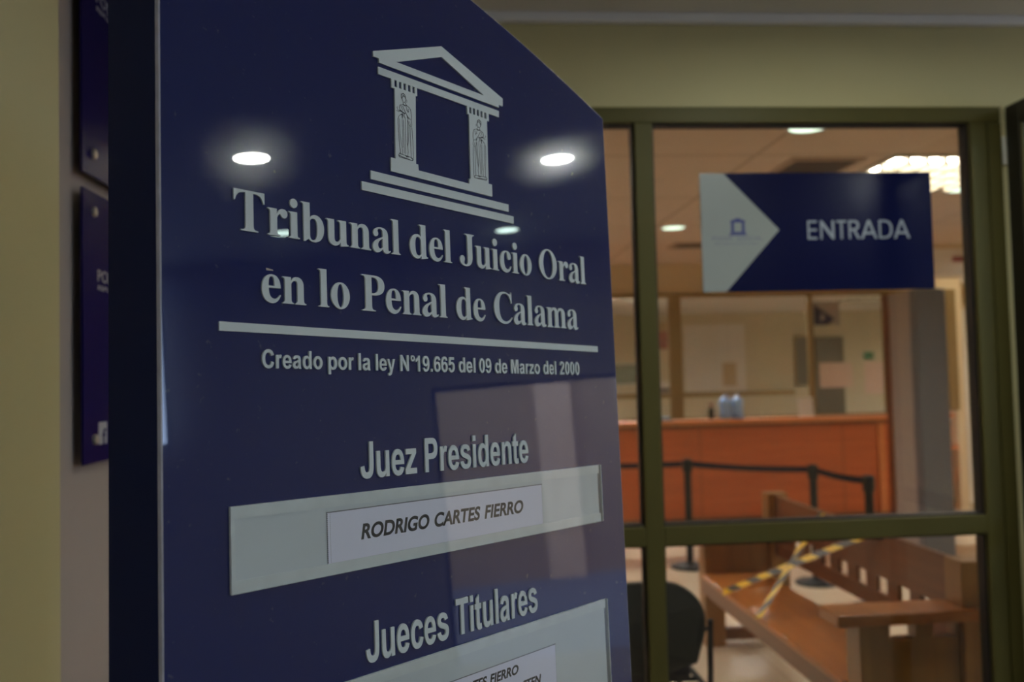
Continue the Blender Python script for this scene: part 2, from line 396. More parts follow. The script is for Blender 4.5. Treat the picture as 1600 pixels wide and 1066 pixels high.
def font_mesh(text, embolden, name):
    cu = bpy.data.curves.new(name, 'FONT'); cu.body = text; cu.offset = embolden; cu.resolution_u = 5
    o = bpy.data.objects.new(name, cu); col.objects.link(o)
    bpy.context.view_layer.update()
    me = bpy.data.meshes.new_from_object(o.evaluated_get(bpy.context.evaluated_depsgraph_get()))
    bpy.data.objects.remove(o); bpy.data.curves.remove(cu)
    return me

CAPH = {}
def cap_height(e):
    if e not in CAPH:
        me = font_mesh('H', e, 'h'); CAPH[e] = (min(v.co.y for v in me.vertices), max(v.co.y for v in me.vertices))
    return CAPH[e]

def sans_words(words, base, cap, embolden=0.0, shear=0.0):
    """words: (text, x0, x1) placed along x on a baseline; returns flat (verts, faces) in (x, y)"""
    vs, fs = [], []
    lo, hi = cap_height(embolden)
    for text, x0, x1 in words:
        me = font_mesh(text, embolden, 'word')
        pts = [(v.co.x + shear*v.co.y, (v.co.y-lo)/(hi-lo)*cap + base) for v in me.vertices]
        a, b = min(p[0] for p in pts), max(p[0] for p in pts)
        k = len(vs)
        vs += [((p[0]-a)/(b-a)*(x1-x0)+x0, p[1]) for p in pts]
        fs += [tuple(k+i for i in p.vertices) for p in me.polygons]
        bpy.data.meshes.remove(me)
    return vs, fs

def slab_from_flat(vs, fs, place, t, name, mat, parent):
    """thicken flat lettering: place(x, y, d) maps to 3D with d the height above the surface"""
    bm = bmesh.new()
    bv = [bm.verts.new((x, y, 0)) for x, y in vs]
    for f in fs:
        try: bm.faces.new([bv[i] for i in f])
        except ValueError: pass
    bmesh.ops.remove_doubles(bm, verts=bm.verts[:], dist=1e-6)
    bmesh.ops.recalc_face_normals(bm, faces=bm.faces[:])
    g = bmesh.ops.extrude_face_region(bm, geom=bm.faces[:])
    for e in g['geom']:
        if isinstance(e, bmesh.types.BMVert): e.co.z = t
    for v in bm.verts: v.co = Vector(place(v.co.x, v.co.y, v.co.z))
    bmesh.ops.recalc_face_normals(bm, faces=bm.faces[:])
    me = bpy.data.meshes.new(name); bm.to_mesh(me); bm.free()
    me.materials.append(mat)
    o = bpy.data.objects.new(name, me); col.objects.link(o); o.parent = parent
    return o

def serif_line(text, x0, x1, base, cap, gap=0.0):
    adv = 0; rings = []
    for ch in text:
        if ch == ' ': adv += 250+gap; continue
        a, r = glyph(ch)
        rings += [[(x+adv, y) for x, y in q] for q in r]; adv += a
    lo = min(p[0] for q in rings for p in q); hi = max(p[0] for q in rings for p in q)
    s = (x1-x0)/(hi-lo); t = cap/676
    rings = [[((x-lo)*s+x0, y*t+base) for x, y in q] for q in rings]
    return rings

def rings_flat(rings, name):
    big = 1000.0
    me = curve_mesh([[(x*big, y*big) for x, y in r] for r in rings], 0.0, name)
    vs = [(v.co.x/big, v.co.y/big) for v in me.vertices]; fs = [tuple(p.vertices) for p in me.polygons]
    bpy.data.meshes.remove(me)
    return vs, fs

# a plain bold sans face (cap height 716) and a light geometric one for the boards
SANS = {
 'l': (278, 'M70,0 L210,0 L210,716 L70,716 Z'), 'i': (278, 'M70,0 L210,0 L210,519 L70,519 Z M70,589 L210,589 L210,716 L70,716 Z'),
 'r': (389, 'M66,0 L66,519 L196,519 L196,445 C222,505 255,531 305,531 C330,531 352,524 375,510 L333,392 C315,404 298,409 283,409 C232,409 206,370 206,270 L206,0 Z'),
 'n': (611, 'M66,0 L66,519 L194,519 L194,443 C235,502 290,531 355,531 C465,531 545,470 545,340 L545,0 L405,0 L405,290 C405,385 380,424 312,424 C240,424 206,380 206,280 L206,0 Z'),
 'u': (611, 'M545,519 L545,0 L417,0 L417,76 C376,17 321,-12 256,-12 C146,-12 66,49 66,179 L66,519 L206,519 L206,229 C206,134 231,95 299,95 C371,95 405,139 405,239 L405,519 Z'),
 'e': (556, 'M372,165 L512,142 C480,42 400,-12 285,-12 C120,-12 35,95 35,257 C35,428 130,531 272,531 C430,531 520,420 516,215 L164,215 C168,135 215,92 284,92 C330,92 358,115 372,165 Z M380,304 C378,382 335,424 277,424 C215,424 170,378 170,304 Z'),
 'o': (611, ''), '0': (556, ''), '°': (400, ''), '9': (556, ''),
 'a': (556, 'M174,361 L47,384 C72,480 138,531 265,531 C410,531 475,480 475,360 L473,200 C473,90 480,55 508,0 L370,0 C362,20 358,35 355,55 C310,10 260,-12 200,-12 C98,-12 36,52 36,140 C36,235 100,285 220,305 C275,315 315,325 337,335 C337,400 320,424 258,424 C212,424 190,405 174,361 Z M337,250 C310,240 285,235 250,227 C195,215 175,195 175,158 C175,118 205,90 245,90 C300,90 337,130 337,195 Z'),
 'd': (611, 'M545,0 L415,0 L415,76 C378,18 325,-12 264,-12 C130,-12 40,95 40,262 C40,430 128,531 260,531 C320,531 368,505 405,458 L405,716 L545,716 Z M184,270 C184,150 220,98 292,98 C365,98 407,155 407,255 C407,370 365,424 294,424 C225,424 184,370 184,270 Z'),
 'p': (611, 'M66,519 L196,519 L196,443 C233,501 286,531 347,531 C481,531 571,424 571,257 C571,89 483,-12 351,-12 C291,-12 243,14 206,61 L206,-197 L66,-197 Z M427,249 C427,369 391,421 319,421 C246,421 204,364 204,264 C204,149 246,95 317,95 C386,95 427,149 427,249 Z'),
 'y': (556, 'M7,519 L156,519 L283,145 L407,519 L552,519 L365,9 C315,-140 270,-210 160,-210 C130,-210 95,-206 70,-199 L58,-90 C78,-95 100,-98 120,-98 C172,-98 195,-68 212,1 Z'),
 'z': (500, 'M16,0 L16,108 L270,405 L36,405 L36,519 L452,519 L452,421 L195,117 L468,117 L468,0 Z'),
 's': (556, 'M23,148 L164,170 C175,120 210,92 278,92 C345,92 385,115 385,155 C385,178 370,193 320,205 C130,248 50,280 50,378 C50,470 125,531 266,531 C400,531 465,485 490,398 L358,373 C345,412 318,432 270,432 C215,432 180,418 180,390 C180,362 200,352 330,322 C475,288 522,245 522,165 C522,62 435,-12 278,-12 C135,-12 50,45 23,148 Z'),
 't': (333, 'M309,519 L309,408 L213,408 L213,185 C213,110 215,98 250,98 C265,98 285,103 305,112 L318,5 C285,-7 250,-12 212,-12 C110,-12 73,35 73,130 L73,408 L8,408 L8,519 L73,519 L73,620 L213,703 L213,519 Z'),
 'c': (556, 'M524,366 L386,340 C376,392 345,422 290,422 C220,422 180,370 180,262 C180,145 220,95 292,95 C348,95 380,125 396,200 L534,176 C508,52 425,-12 285,-12 C130,-12 38,90 38,258 C38,430 132,531 290,531 C418,531 495,475 524,366 Z'),
 'C': (722, 'M531,263 L673,218 C630,65 530,-12 380,-12 C185,-12 48,128 48,352 C48,590 190,728 392,728 C530,728 630,650 664,510 L519,475 C500,555 450,602 385,602 C275,602 199,522 199,360 C199,190 270,113 380,113 C455,113 508,160 531,263 Z'),
 'N': (722, 'M73,0 L73,716 L214,716 L507,238 L507,716 L641,716 L641,0 L496,0 L207,467 L207,0 Z'),
 '1': (556, 'M393,0 L256,0 L256,517 C206,470 146,435 78,412 L78,537 C150,562 240,625 282,719 L393,719 Z'),
 '6': (556, 'M519,541 C500,655 425,719 312,719 C140,719 35,590 35,345 C35,110 130,-12 285,-12 C428,-12 528,85 528,235 C528,380 440,470 320,470 C260,470 210,445 170,397 C178,540 225,606 298,606 C345,606 376,580 386,526 Z M182,248 C182,150 230,100 292,100 C350,100 388,148 388,228 C388,318 348,362 285,362 C228,362 182,320 182,248 Z'),
 '5': (556, 'M45,184 L181,198 C190,135 230,98 283,98 C345,98 388,150 388,240 C388,325 348,372 280,372 C238,372 205,355 172,318 L60,335 L130,707 L492,707 L492,579 L234,579 L213,458 C245,474 278,482 310,482 C438,482 530,390 530,245 C530,100 425,-12 283,-12 C150,-12 60,60 45,184 Z'),
 '2': (556, 'M506,127 L506,0 L25,0 C35,110 85,180 210,298 C320,400 362,445 362,508 C362,570 330,605 275,605 C222,605 188,570 182,500 L45,514 C60,655 155,719 280,719 C415,719 499,640 499,518 C499,400 415,320 310,225 C270,188 242,158 231,127 Z'),
 '.': (278, 'M72,0 L209,0 L209,137 L72,137 Z'),
 'M': (833, 'M70,0 L70,716 L287,716 L416,228 L544,716 L761,716 L761,0 L627,0 L627,564 L485,0 L346,0 L205,564 L205,0 Z'),
 'J': (556, 'M357,716 L502,716 L502,260 C502,70 430,-12 262,-12 C110,-12 30,75 28,230 L166,245 C168,150 200,112 262,112 C335,112 357,150 357,265 Z'),
 'P': (667, 'M73,0 L73,716 L305,716 C450,716 490,712 540,670 C585,632 615,575 615,496 C615,370 555,310 475,285 C440,273 390,270 320,270 L218,270 L218,0 Z M218,595 L218,391 L300,391 C385,391 415,397 440,420 C458,438 467,462 467,494 C467,550 435,582 395,590 C370,595 330,595 285,595 Z'),
 'T': (611, 'M234,0 L234,595 L21,595 L21,716 L591,716 L591,595 L379,595 L379,0 Z'),
}
GEO = {
 'E': (540, 'M70,0 L470,0 L470,76 L150,76 L150,320 L460,320 L460,396 L150,396 L150,640 L470,640 L470,716 L70,716 Z'),
 'N': (730, 'M70,0 L70,716 L160,716 L560,200 L560,716 L658,716 L658,0 L565,0 L150,515 L150,0 Z'),
 'T': (475, 'M198,0 L198,640 L20,640 L20,716 L455,716 L455,640 L278,640 L278,0 Z'),
 'R': (570, 'M70,0 L70,716 L290,716 C430,716 520,650 520,520 C520,420 460,345 355,325 L560,0 L446,0 L252,316 L150,316 L150,0 Z M150,640 L150,396 L280,396 C370,396 423,450 423,518 C423,590 370,640 280,640 Z'),
 'A': (720, 'M10,0 L310,716 L410,716 L710,0 L603,0 L533,172 L187,172 L117,0 Z M224,262 L496,262 L360,600 Z'),
 'D': (690, 'M70,0 L70,716 L290,716 C530,716 650,590 650,360 C650,130 530,0 290,0 Z M150,640 L150,76 L290,76 C470,76 550,185 550,360 C550,530 470,640 290,640 Z'),
}
def face_line(face, text, x0, x1, base, cap):
    adv = 0; rings = []
    for ch in text:
        a, p = face[ch]; r = parse(p)
        if face is SANS:
            if ch == 'o': r = [ell(305, 260, 267, 272), ell(305, 260, 124, 164, rev=True)]
            if ch == '0': r = [ell(278, 354, 238, 366), ell(278, 354, 98, 252, rev=True)]
            if ch == '°': r = [ell(200, 583, 146, 140), ell(200, 583, 66, 64, rev=True)]
            if ch == '9': r = [[(562-x, 707-y) for x, y in q] for q in parse(SANS['6'][1])]
        rings += [[(x+adv, y) for x, y in q] for q in r]; adv += a
    lo = min(p[0] for q in rings for p in q); hi = max(p[0] for q in rings for p in q)
    k, t = (x1-x0)/(hi-lo), cap/716
    return [[((x-lo)*k+x0, y*t+base) for x, y in q] for q in rings]

def face_words(face, words, base, cap):
    rings = []
    for text, x0, x1 in words: rings += face_line(face, text, x0, x1, base, cap)
    return rings_flat(rings, 'words')

# ------------------------------------------------------------------ the setting
CZ = 2.89                                       # suspended ceiling
FY = 3.0                                        # front face of the glazed partition
s_ = struct
s_(box('floor', -0.93, 5.2, -3.6, FY, -0.1, 0.0, M['ceramic_grey']))
s_(box('floor', -3.6, 7.2, FY, 9.9, -0.1, 0.0, M['floor']))
s_(box('floor', -0.5, 8.6, 9.9, 14.95, -0.1, 0.0, M['floor']))
s_(box('trim_1', -3.5, 7.1, 7.5, 7.98, 0.0, 0.002, M['floor_band']))
s_(box('ceiling', -0.93, 5.2, -3.6, FY, CZ, CZ+0.1, M['ceiling_plain']))
s_(box('ceiling', -3.6, 7.2, FY+0.1, 10.9, CZ, CZ+0.1, M['ceiling_tile']))
s_(box('ceiling', -0.5, 8.6, 10.02, 14.95, 2.65, 2.75, M['white_paint']))
s_(box('trim_2', -0.93, 5.2, FY-0.035, FY, CZ-0.035, CZ, M['white_paint'], bevel=0.008))
s_(box('wall_left', -1.05, -0.93, -3.6, 3.1, 0, CZ, M['pale_wall']))
s_(box('wall_left_pier', -0.93, -0.80, 1.25, 1.935, 0, CZ, M['cream']))
s_(box('wall_rear', -1.05, 5.3, -3.7, -3.6, 0, CZ, M['cream']))
wf = MB().box(-0.93, 1.995, FY, FY+0.1, 2.57, CZ).box(1.995, 5.2, FY, FY+0.1, 0, CZ)
s_(wf.obj('wall_front', M['cream']))
# right wall of the corridor: a doorway to the courtyard and a window
wr = MB()
Y0, Y1, Z1 = 1.24, 2.62, 1.91
W0, W1, WZ0, WZ1 = -1.6, -0.55, 1.66, 2.80
wr.box(5.2, 5.35, -3.6, W0, 0, CZ).box(5.2, 5.35, W0, W1, 0, WZ0).box(5.2, 5.35, W0, W1, WZ1, CZ)
wr.box(5.2, 5.35, W1, Y0, 0, CZ).box(5.2, 5.35, Y0, Y1, Z1, CZ).box(5.2, 5.35, Y1, FY+0.1, 0, CZ)
M['right_wall'] = plain('rose_paint', (0.85, 0.76, 0.70), 0.8, spec=0.2, scale=2)
s_(wr.obj('wall_right', M['right_wall']))
d2 = s_(MB().box(5.24, 5.30, Y0, Y0+0.03, 0, Z1).box(5.24, 5.30, Y1-0.03, Y1, 0, Z1).box(5.24, 5.30, Y0, Y1, Z1-0.03, Z1).obj('door_2', M['alu']))
MB().box(5.255, 5.261, Y0+0.03, Y1-0.03, 0.02, Z1-0.03).obj('pane', M['glass'], d2)
w2 = s_(MB().box(5.22, 5.30, W0, W0+0.03, WZ0, WZ1).box(5.22, 5.30, W1-0.03, W1, WZ0, WZ1).box(5.22, 5.30, W0, W1, WZ0, WZ0+0.03)
        .box(5.22, 5.30, W0, W1, WZ1-0.03, WZ1).obj('window_2', M['alu']))
box('pane', 5.255, 5.261, W0+0.03, W1-0.03, WZ0+0.03, WZ1-0.03, M['glass'], w2)
pl = bpy.data.lights.new('window_portal', 'AREA'); pl.shape = 'RECTANGLE'; pl.size = W1-W0; pl.size_y = WZ1-WZ0
pl.cycles.is_portal = True
po = bpy.data.objects.new('window_portal', pl); col.objects.link(po)
po.location = (5.36, (W0+W1)/2, (WZ0+WZ1)/2); po.rotation_euler = (math.pi/2, 0, math.pi/2)
s_(box('wall_courtyard', 8.4, 8.6, -0.6, 7.5, -0.1, 3.4, M['outside_wall']))  # unseen wall added for the warm tone mirrored in the sign
s_(box('wall_courtyard_pier', 8.3, 8.4, 2.40, 2.78, -0.02, 3.4, M['outside_pier']))  # unseen pale piece added for the brighter band in the sign's reflection
s_(box('pavement', 5.35, 8.4, -6.0, 7.5, -0.12, -0.02, M['pavement']))

# hall beyond the glass
s_(box('wall_hall_left', -3.6, -3.5, FY, 10.9, 0, CZ, M['hall_wall']))
s_(box('wall_hall_right', 7.1, 7.2, FY+0.1, 10.9, 0, CZ, M['hall_wall']))
s_(MB().box(-3.5, -1.05, FY, FY+0.1, 0, CZ).box(5.2, 7.1, FY, FY+0.1, 0, CZ).obj('wall_hall_front', M['hall_wall']))
s_(MB().box(-3.5, 6.0, 9.92, 10.02, 2.545, CZ).box(-3.5, 0.0, 9.92, 10.02, 0, 2.545).box(5.90, 6.0, 9.92, 10.5, 0, 2.545)
   .obj('wall_hall_counter', M['hall_wall']))
s_(box('wall_hall_back', 5.9, 7.1, 10.5, 10.6, 0, CZ, M['hall_wall']))
s_(MB().box(6.18, 6.23, 10.47, 10.5, 0, 2.35).box(6.34, 6.39, 10.47, 10.5, 0, 2.35).obj('trim_3', M['white_paint']))
bm_ = s_(box('wall_hall_beam', 4.95, 7.1, 8.65, 8.95, 2.58, CZ, M['beam_white']))
s_(box('trim_4', 4.95, 7.1, 8.625, 8.65, 2.845, CZ, M['hall_wall']))
s_(box('wall_office_back', -0.5, 8.6, 14.85, 14.95, 0, 2.65, M['office_wall']))
s_(box('wall_office_left', -0.5, -0.4, 10.02, 14.85, 0, 2.65, M['office_wall']))
s_(box('wall_office_right', 8.5, 8.6, 10.02, 14.85, 0, 2.65, M['office_wall']))
s_(box('wall_office_front', 6.0, 8.5, 10.6, 10.7, 0, 2.65, M['office_wall']))
s_(box('trim_5', -0.4, 5.96, 14.82, 14.85, 1.24, 1.32, M['brown_alu']))

# glazed partition of the entrance: one frame, four panes
win = empty('window_1', (0.6, FY+0.04, 0)); win['kind'] = 'structure'
fr = MB()
ya, yb = FY, FY+0.08
fr.box(-0.93, 1.99, ya, yb, 2.515, 2.57)          # head
fr.box(0.670, 0.733, ya, yb, 0.08, 2.515)         # mullion
fr.box(1.877, 1.938, ya, yb, 0.0, 2.515)          # right jamb
fr.box(-0.93, -0.87, ya, yb, 0.0, 2.515)          # left jamb
fr.box(-0.87, 1.877, ya, yb, 0.0, 0.08)           # sill
fr.box(-0.87, 0.670, ya, yb, 1.067, 1.132)        # middle rails
fr.box(0.733, 1.877, ya, yb, 1.067, 1.132)
fr.obj('frame', M['alu'], win, bevel=0.003)
MB().box(1.946, 1.995, ya+0.005, yb, 0.0, 2.515).obj('hinge_post', M['alu'], win, bevel=0.003)
MB().box(1.938, 1.946, ya+0.02, yb, 0.0, 2.515).obj('seal', M['gasket'], win)
for x0, x1 in ((-0.87, 0.670), (0.733, 1.877)):
    for z0, z1 in ((0.08, 1.067), (1.132, 2.515)):
        g = MB()
        for a, b, c, d in ((x0, x0+0.007, z0, z1), (x1-0.007, x1, z0, z1), (x0+0.007, x1-0.007, z0, z0+0.007), (x0+0.007, x1-0.007, z1-0.007, z1)):
            g.box(a, b, FY+0.018, FY+0.06, c, d)
        g.obj('bead', M['gasket'], win)
        box('pane', x0+0.007, x1-0.007, FY+0.034, FY+0.040, z0+0.007, z1-0.007, M['glass'], win)

# open leaf of the entrance door, folded back along the corridor
leaf = empty('door_1', (2.03, FY-0.05, 0)); leaf['kind'] = 'structure'
lx0, lx1 = 2.0, 2.045
lf = MB().box(lx0, lx1, FY-0.085, FY-0.012, 0.02, 2.565).box(lx0, lx1, 2.12, 2.19, 0.02, 2.565)
lf.box(lx0, lx1, 2.19, FY-0.085, 2.49, 2.565).box(lx0, lx1, 2.19, FY-0.085, 0.02, 0.12).box(lx0, lx1, 2.19, FY-0.085, 1.067, 1.132)
lf.obj('leaf_frame', M['alu_dark'], leaf, bevel=0.003)
MB().box(lx0+0.004, lx0+0.012, FY-0.093, FY-0.085, 0.12, 2.49).obj('bead', M['alu'], leaf)
MB().box(lx0+0.018, lx0+0.024, 2.19, FY-0.093, 0.12, 1.067).box(lx0+0.018, lx0+0.024, 2.19, FY-0.093, 1.132, 2.49).obj('pane', M['glass'], leaf)
for z in (0.35, 2.36):
    MB().cyl((1.997, FY-0.006, z), (1.997, FY-0.006, z+0.10), 0.010).obj('hinge', M['steel'], leaf, smooth=False)

# ------------------------------------------------------------------ ceiling lamps
def downlight(x, y, z, lens, label, group, r=0.076):
    t = empty('downlight', (x, y, z), label, 'ceiling light', group)
    ring = MB(); seg = 36
    prof = [(r+0.022, -0.001), (r+0.020, -0.008), (r+0.004, -0.012), (r, -0.004)]
    vs, fs = [], []
    for rr, zz in prof:
        vs += [(x+rr*math.cos(2*math.pi*i/seg), y+rr*math.sin(2*math.pi*i/seg), z+zz) for i in range(seg)]
    for k in range(3): fs += [(k*seg+i, k*seg+(i+1) % seg, (k+1)*seg+(i+1) % seg, (k+1)*seg+i) for i in range(seg)]
    ring.add(vs, fs); ring.obj('trim_ring', M['lamp_ring'], t, smooth=True)
    MB().cyl((x, y, z-0.005), (x, y, z-0.001), r, seg=seg).obj('lens', lens, t)
    return t
CG, HG = 'round ceiling lamps in the corridor', 'round ceiling lamps in the hall'
downlight(2.857, 0.473, CZ, M['lens_near'], 'bright corridor lamp mirrored left of the temple emblem on the navy sign', CG)
downlight(3.137, 1.907, CZ, M['lens_near'], 'bright corridor lamp mirrored right of the temple emblem on the navy sign', CG)
downlight(4.319, 0.407, CZ, M['lens_far'], 'dim corridor lamp mirrored over the first letters of the sign heading', CG)
downlight(4.643, 1.811, CZ, M['lens_far'], 'dim corridor lamp mirrored just under the emblem steps on the navy sign', CG)
downlight(1.25, 1.92, CZ, M['lens_near'], 'corridor ceiling lamp above the entrance, nearest to the glazed partition', CG)
downlight(0.25, -1.30, CZ, M['lens_near'], 'corridor ceiling lamp behind the camera on the left', CG)
downlight(2.30, -1.30, CZ, M['lens_near'], 'corridor ceiling lamp behind the camera on the right', CG)
downlight(1.876, 4.37, CZ, M['lens_hall'], 'round hall lamp half hidden by the top rail above the navy arrow sign', HG, 0.098)
downlight(1.967, 7.411, CZ, M['lens_hall'], 'small round hall lamp left of the hanging navy arrow sign', HG, 0.098)
downlight(3.619, 5.93, CZ, M['lens_hall'], 'round hall lamp just below the square louvred light, cut by the jamb', HG, 0.098)

def troffer(x0, x1, y0, y1, z, nx, ny, tube, label, group):
    t = empty('louvre_light', ((x0+x1)/2, (y0+y1)/2, z), label, 'ceiling light', group)
    f = 0.03
    MB().box(x0, x1, y0, y0+f, z-0.02, z).box(x0, x1, y1-f, y1, z-0.02, z).box(x0, x0+f, y0+f, y1-f, z-0.02, z).box(x1-f, x1, y0+f, y1-f, z-0.02, z).obj('frame', M['lamp_ring'], t)
    MB().box(x0+f, x1-f, y0+f, y1-f, z-0.004, z-0.001).obj('diffuser', tube, t)
    lo = MB()
    for i in range(1, nx):
        x = x0+(x1-x0)*i/nx; lo.box(x-0.010, x+0.010, y0+f, y1-f, z-0.06, z-0.005)
    for j in range(1, ny):
        y = y0+(y1-y0)*j/ny; lo.box(x0+f, x1-f, y-0.014, y+0.014, z-0.06, z-0.005)
    lo.obj('louvre', M['louvre'], t)
    return t
TG = 'square louvred lights in the hall ceiling'
troffer(2.62, 3.86, 4.94, 5.79, CZ, 11, 4, M['tube'], 'glowing louvred ceiling light above the right end of the navy arrow sign', TG)
troffer(-0.75, 0.50, 4.94, 5.79, CZ, 11, 4, M['tube'], 'louvred hall light hidden behind the tall navy sign, near the glass', TG)  # unseen fill, added because the hall needs more light
troffer(-0.75, 0.50, 7.9, 8.75, CZ, 11, 4, M['tube'], 'louvred hall light hidden behind the tall navy sign, near the counter', TG)  # second unseen fill added for the hall
troffer(5.4, 6.6, 7.15, 8.0, CZ, 11, 4, M['tube'], 'louvred hall light beyond the right edge of the doorway', TG)  # added out of view to light the front of the white beam
troffer(5.6, 6.8, 9.05, 9.75, CZ, 11, 4, M['tube_dim'], 'louvred hall light beyond the white beam at the right end of the counter', TG)  # added to brighten the back wall past the counter end
OG = 'louvred lights in the office'
troffer(5.55, 6.75, 11.75, 12.45, 2.65, 11, 3, M['office_tube_dim'], 'dim louvred office light seen through the counter screen beside the pillar', OG)
troffer(1.6, 2.8, 10.4, 11.1, 2.65, 11, 3, M['office_tube'], 'louvred office light close behind the left half of the counter screen', OG)  # added out of view, above the screen head, to brighten the office
troffer(3.05, 4.10, 10.2, 10.8, 2.65, 10, 3, M['office_tube'], 'louvred office light close behind the middle of the counter screen', OG)  # another unseen fill added for the office
troffer(6.95, 8.15, 11.0, 11.7, 2.65, 11, 3, M['office_tube'], 'louvred office light hidden to the right behind the pillar', OG)  # added office fill, kept out of view on the right

def vent(x0, x1, y0, y1, label):
    t = empty('ceiling_vent', ((x0+x1)/2, (y0+y1)/2, CZ), label, 'vent', 'ceiling vents in the hall')
    f = 0.04
    MB().box(x0, x1, y0, y0+f, CZ-0.012, CZ).box(x0, x1, y1-f, y1, CZ-0.012, CZ).box(x0, x0+f, y0+f, y1-f, CZ-0.012, CZ).box(x1-f, x1, y0+f, y1-f, CZ-0.012, CZ).obj('frame', M['vent_frame'], t)
    sl = MB()
    n = 7
    for i in range(n):
        y = y0+f+(y1-y0-2*f)*(i+0.5)/n
        sl.box(x0+f, x1-f, y-0.008, y+0.008, CZ-0.016, CZ-0.002)
    sl.obj('slats', M['vent'], t)
    MB().box(x0+f, x1-f, y0+f, y1-f, CZ-0.002, CZ-0.001).obj('backing', M['vent'], t)
vent(2.05, 2.50, 5.02, 5.42, 'dark ceiling vent just above the navy arrow sign')
vent(2.22, 2.75, 8.30, 8.62, 'dark ceiling vent left of the navy arrow sign, below the small lamp')

# ------------------------------------------------------------------ the tall navy sign
P0 = Vector((-0.21377606, 0.90472112, 1.52941169))
U = Vector((0.69468704, 0.71884018, -0.0260523)); V = Vector((-0.01374939, 0.04948172, 0.99868039)); N = Vector((0.7191807, -0.69341211, 0.04425792))
A0, B0 = 0.3195, -1.50
SO = P0 + A0*U + B0*V
SM = Matrix(((U.x, -N.x, V.x, SO.x), (U.y, -N.y, V.y, SO.y), (U.z, -N.z, V.z, SO.z), (0, 0, 0, 1)))
sign = empty('directory_sign', SO, 'tall navy totem sign with temple emblem and silver lettering, standing before the glazed entrance', 'sign', mat=SM)
lx = lambda a: a-A0
lz = lambda b: b-B0
on = lambda a, b, d: (lx(a), -d, lz(b))          # d: height above the face

def outline(i=0.0, top=0.0, bot=-1.49):
    L, R = -0.0705+i, 0.7085-i
    pts = [(L, bot), (R, bot), (R, 0.5625-i*0.6)]
    for k in range(1, 12):                       # shallow gable, sides very slightly bowed
        t = k/12
        a = R + (0.319-R)*t
        b = 0.5625 + (0.673-0.5625)*t + 0.006*math.sin(math.pi*t)
        pts.append((a, b-i))
    pts.append((0.319, 0.673-i))
    for k in range(1, 12):
        t = k/12
        a = 0.319 + (L-0.319)*t
        b = 0.673 + (0.5625-0.673)*t + 0.006*math.sin(math.pi*t)
        pts.append((a, b-i))
    pts.append((L, 0.5625-i*0.6))
    return [(lx(a), lz(b)) for a, b in pts]

MB().prism(outline(0.0, bot=-1.47), 0.008, 0.101).obj('body', M['sign_side'], sign, local=True)
pn = MB().prism(outline(0.0, bot=-1.47), 0.0, 0.008)
pn.m = [0, 1] + [1]*(len(pn.m)-2)
po_ = pn.obj('front_panel', [M['sign'], M['sign_edge']], sign, local=True, bevel=0.0016, seg=2)
po_.modifiers['bevel'].material = 1
inv = SM.inverted()
bs = MB()
az = math.atan2(U.y, U.x)
e1, e2 = Vector((math.cos(az), math.sin(az), 0)), Vector((-math.sin(az), math.cos(az), 0))
c0 = P0 + A0*U - 1.49*V - 0.05*N; c0.z = 0
for z0, z1, hx, hy in ((0.0, 0.012, 0.43, 0.19), (0.012, 0.075, 0.415, 0.075)):
    k = [c0 + sx*hx*e1 + sy*hy*e2 + Vector((0, 0, z)) for z in (z0, z1) for sy in (-1, 1) for sx in (-1, 1)]
    bs.add([inv @ p for p in k], [(0, 2, 3, 1), (4, 5, 7, 6), (0, 1, 5, 4), (2, 6, 7, 3), (0, 4, 6, 2), (1, 3, 7, 5)])
bs.obj('base', M['sign_side'], sign, local=True, bevel=0.002)

# emblem: pediment, architrave, two columns, plinth and steps
LT = 0.0022
em = [
 [(0.2046, 0.5253), (0.3250, 0.5680), (0.4475, 0.5285), (0.4470, 0.5170), (0.4385, 0.5170), (0.4385, 0.5130), (0.2136, 0.5135), (0.2136, 0.5187), (0.2048, 0.5187)],
 [(0.2424, 0.5226), (0.4067, 0.5226), (0.3247, 0.5534)],
 [(0.2121, 0.5080), (0.4380, 0.5080), (0.4374, 0.4987), (0.4159, 0.4987), (0.4156, 0.4875), (0.4113, 0.4875), (0.4096, 0.3983), (0.4166, 0.3983), (0.4163, 0.3812),
  (0.2286, 0.3812), (0.2288, 0.3984), (0.2366, 0.3984), (0.2385, 0.4876), (0.2334, 0.4876), (0.2333, 0.4987), (0.2121, 0.4987)],
 [(0.2774, 0.4987), (0.3713, 0.4987), (0.3714, 0.4878), (0.3746, 0.4878), (0.3731, 0.3983), (0.3702, 0.3983), (0.3700, 0.3911), (0.2757, 0.3911), (0.2750, 0.3987), (0.2713, 0.3987), (0.2744, 0.4878), (0.2772, 0.4878)],
 [(0.1956, 0.3757), (0.4508, 0.3757), (0.4505, 0.3652), (0.1956, 0.3652)],
 [(0.1811, 0.3601), (0.4610, 0.3601), (0.4608, 0.3496), (0.1811, 0.3496)],
]
for x0, w_ in ((0.2375, 0.0385), (0.3745, 0.0385)):
    for k in range(5):
        a = x0 + w_*(k+0.12)/5
        em.append([(a, 0.4985), (a+0.0042, 0.4985), (a+0.0042, 0.4900), (a, 0.4900)])
vs, fs = rings_flat(em, 'emblem')
emb = slab_from_flat(vs, fs, on, LT, 'emblem', M['letter'], sign)
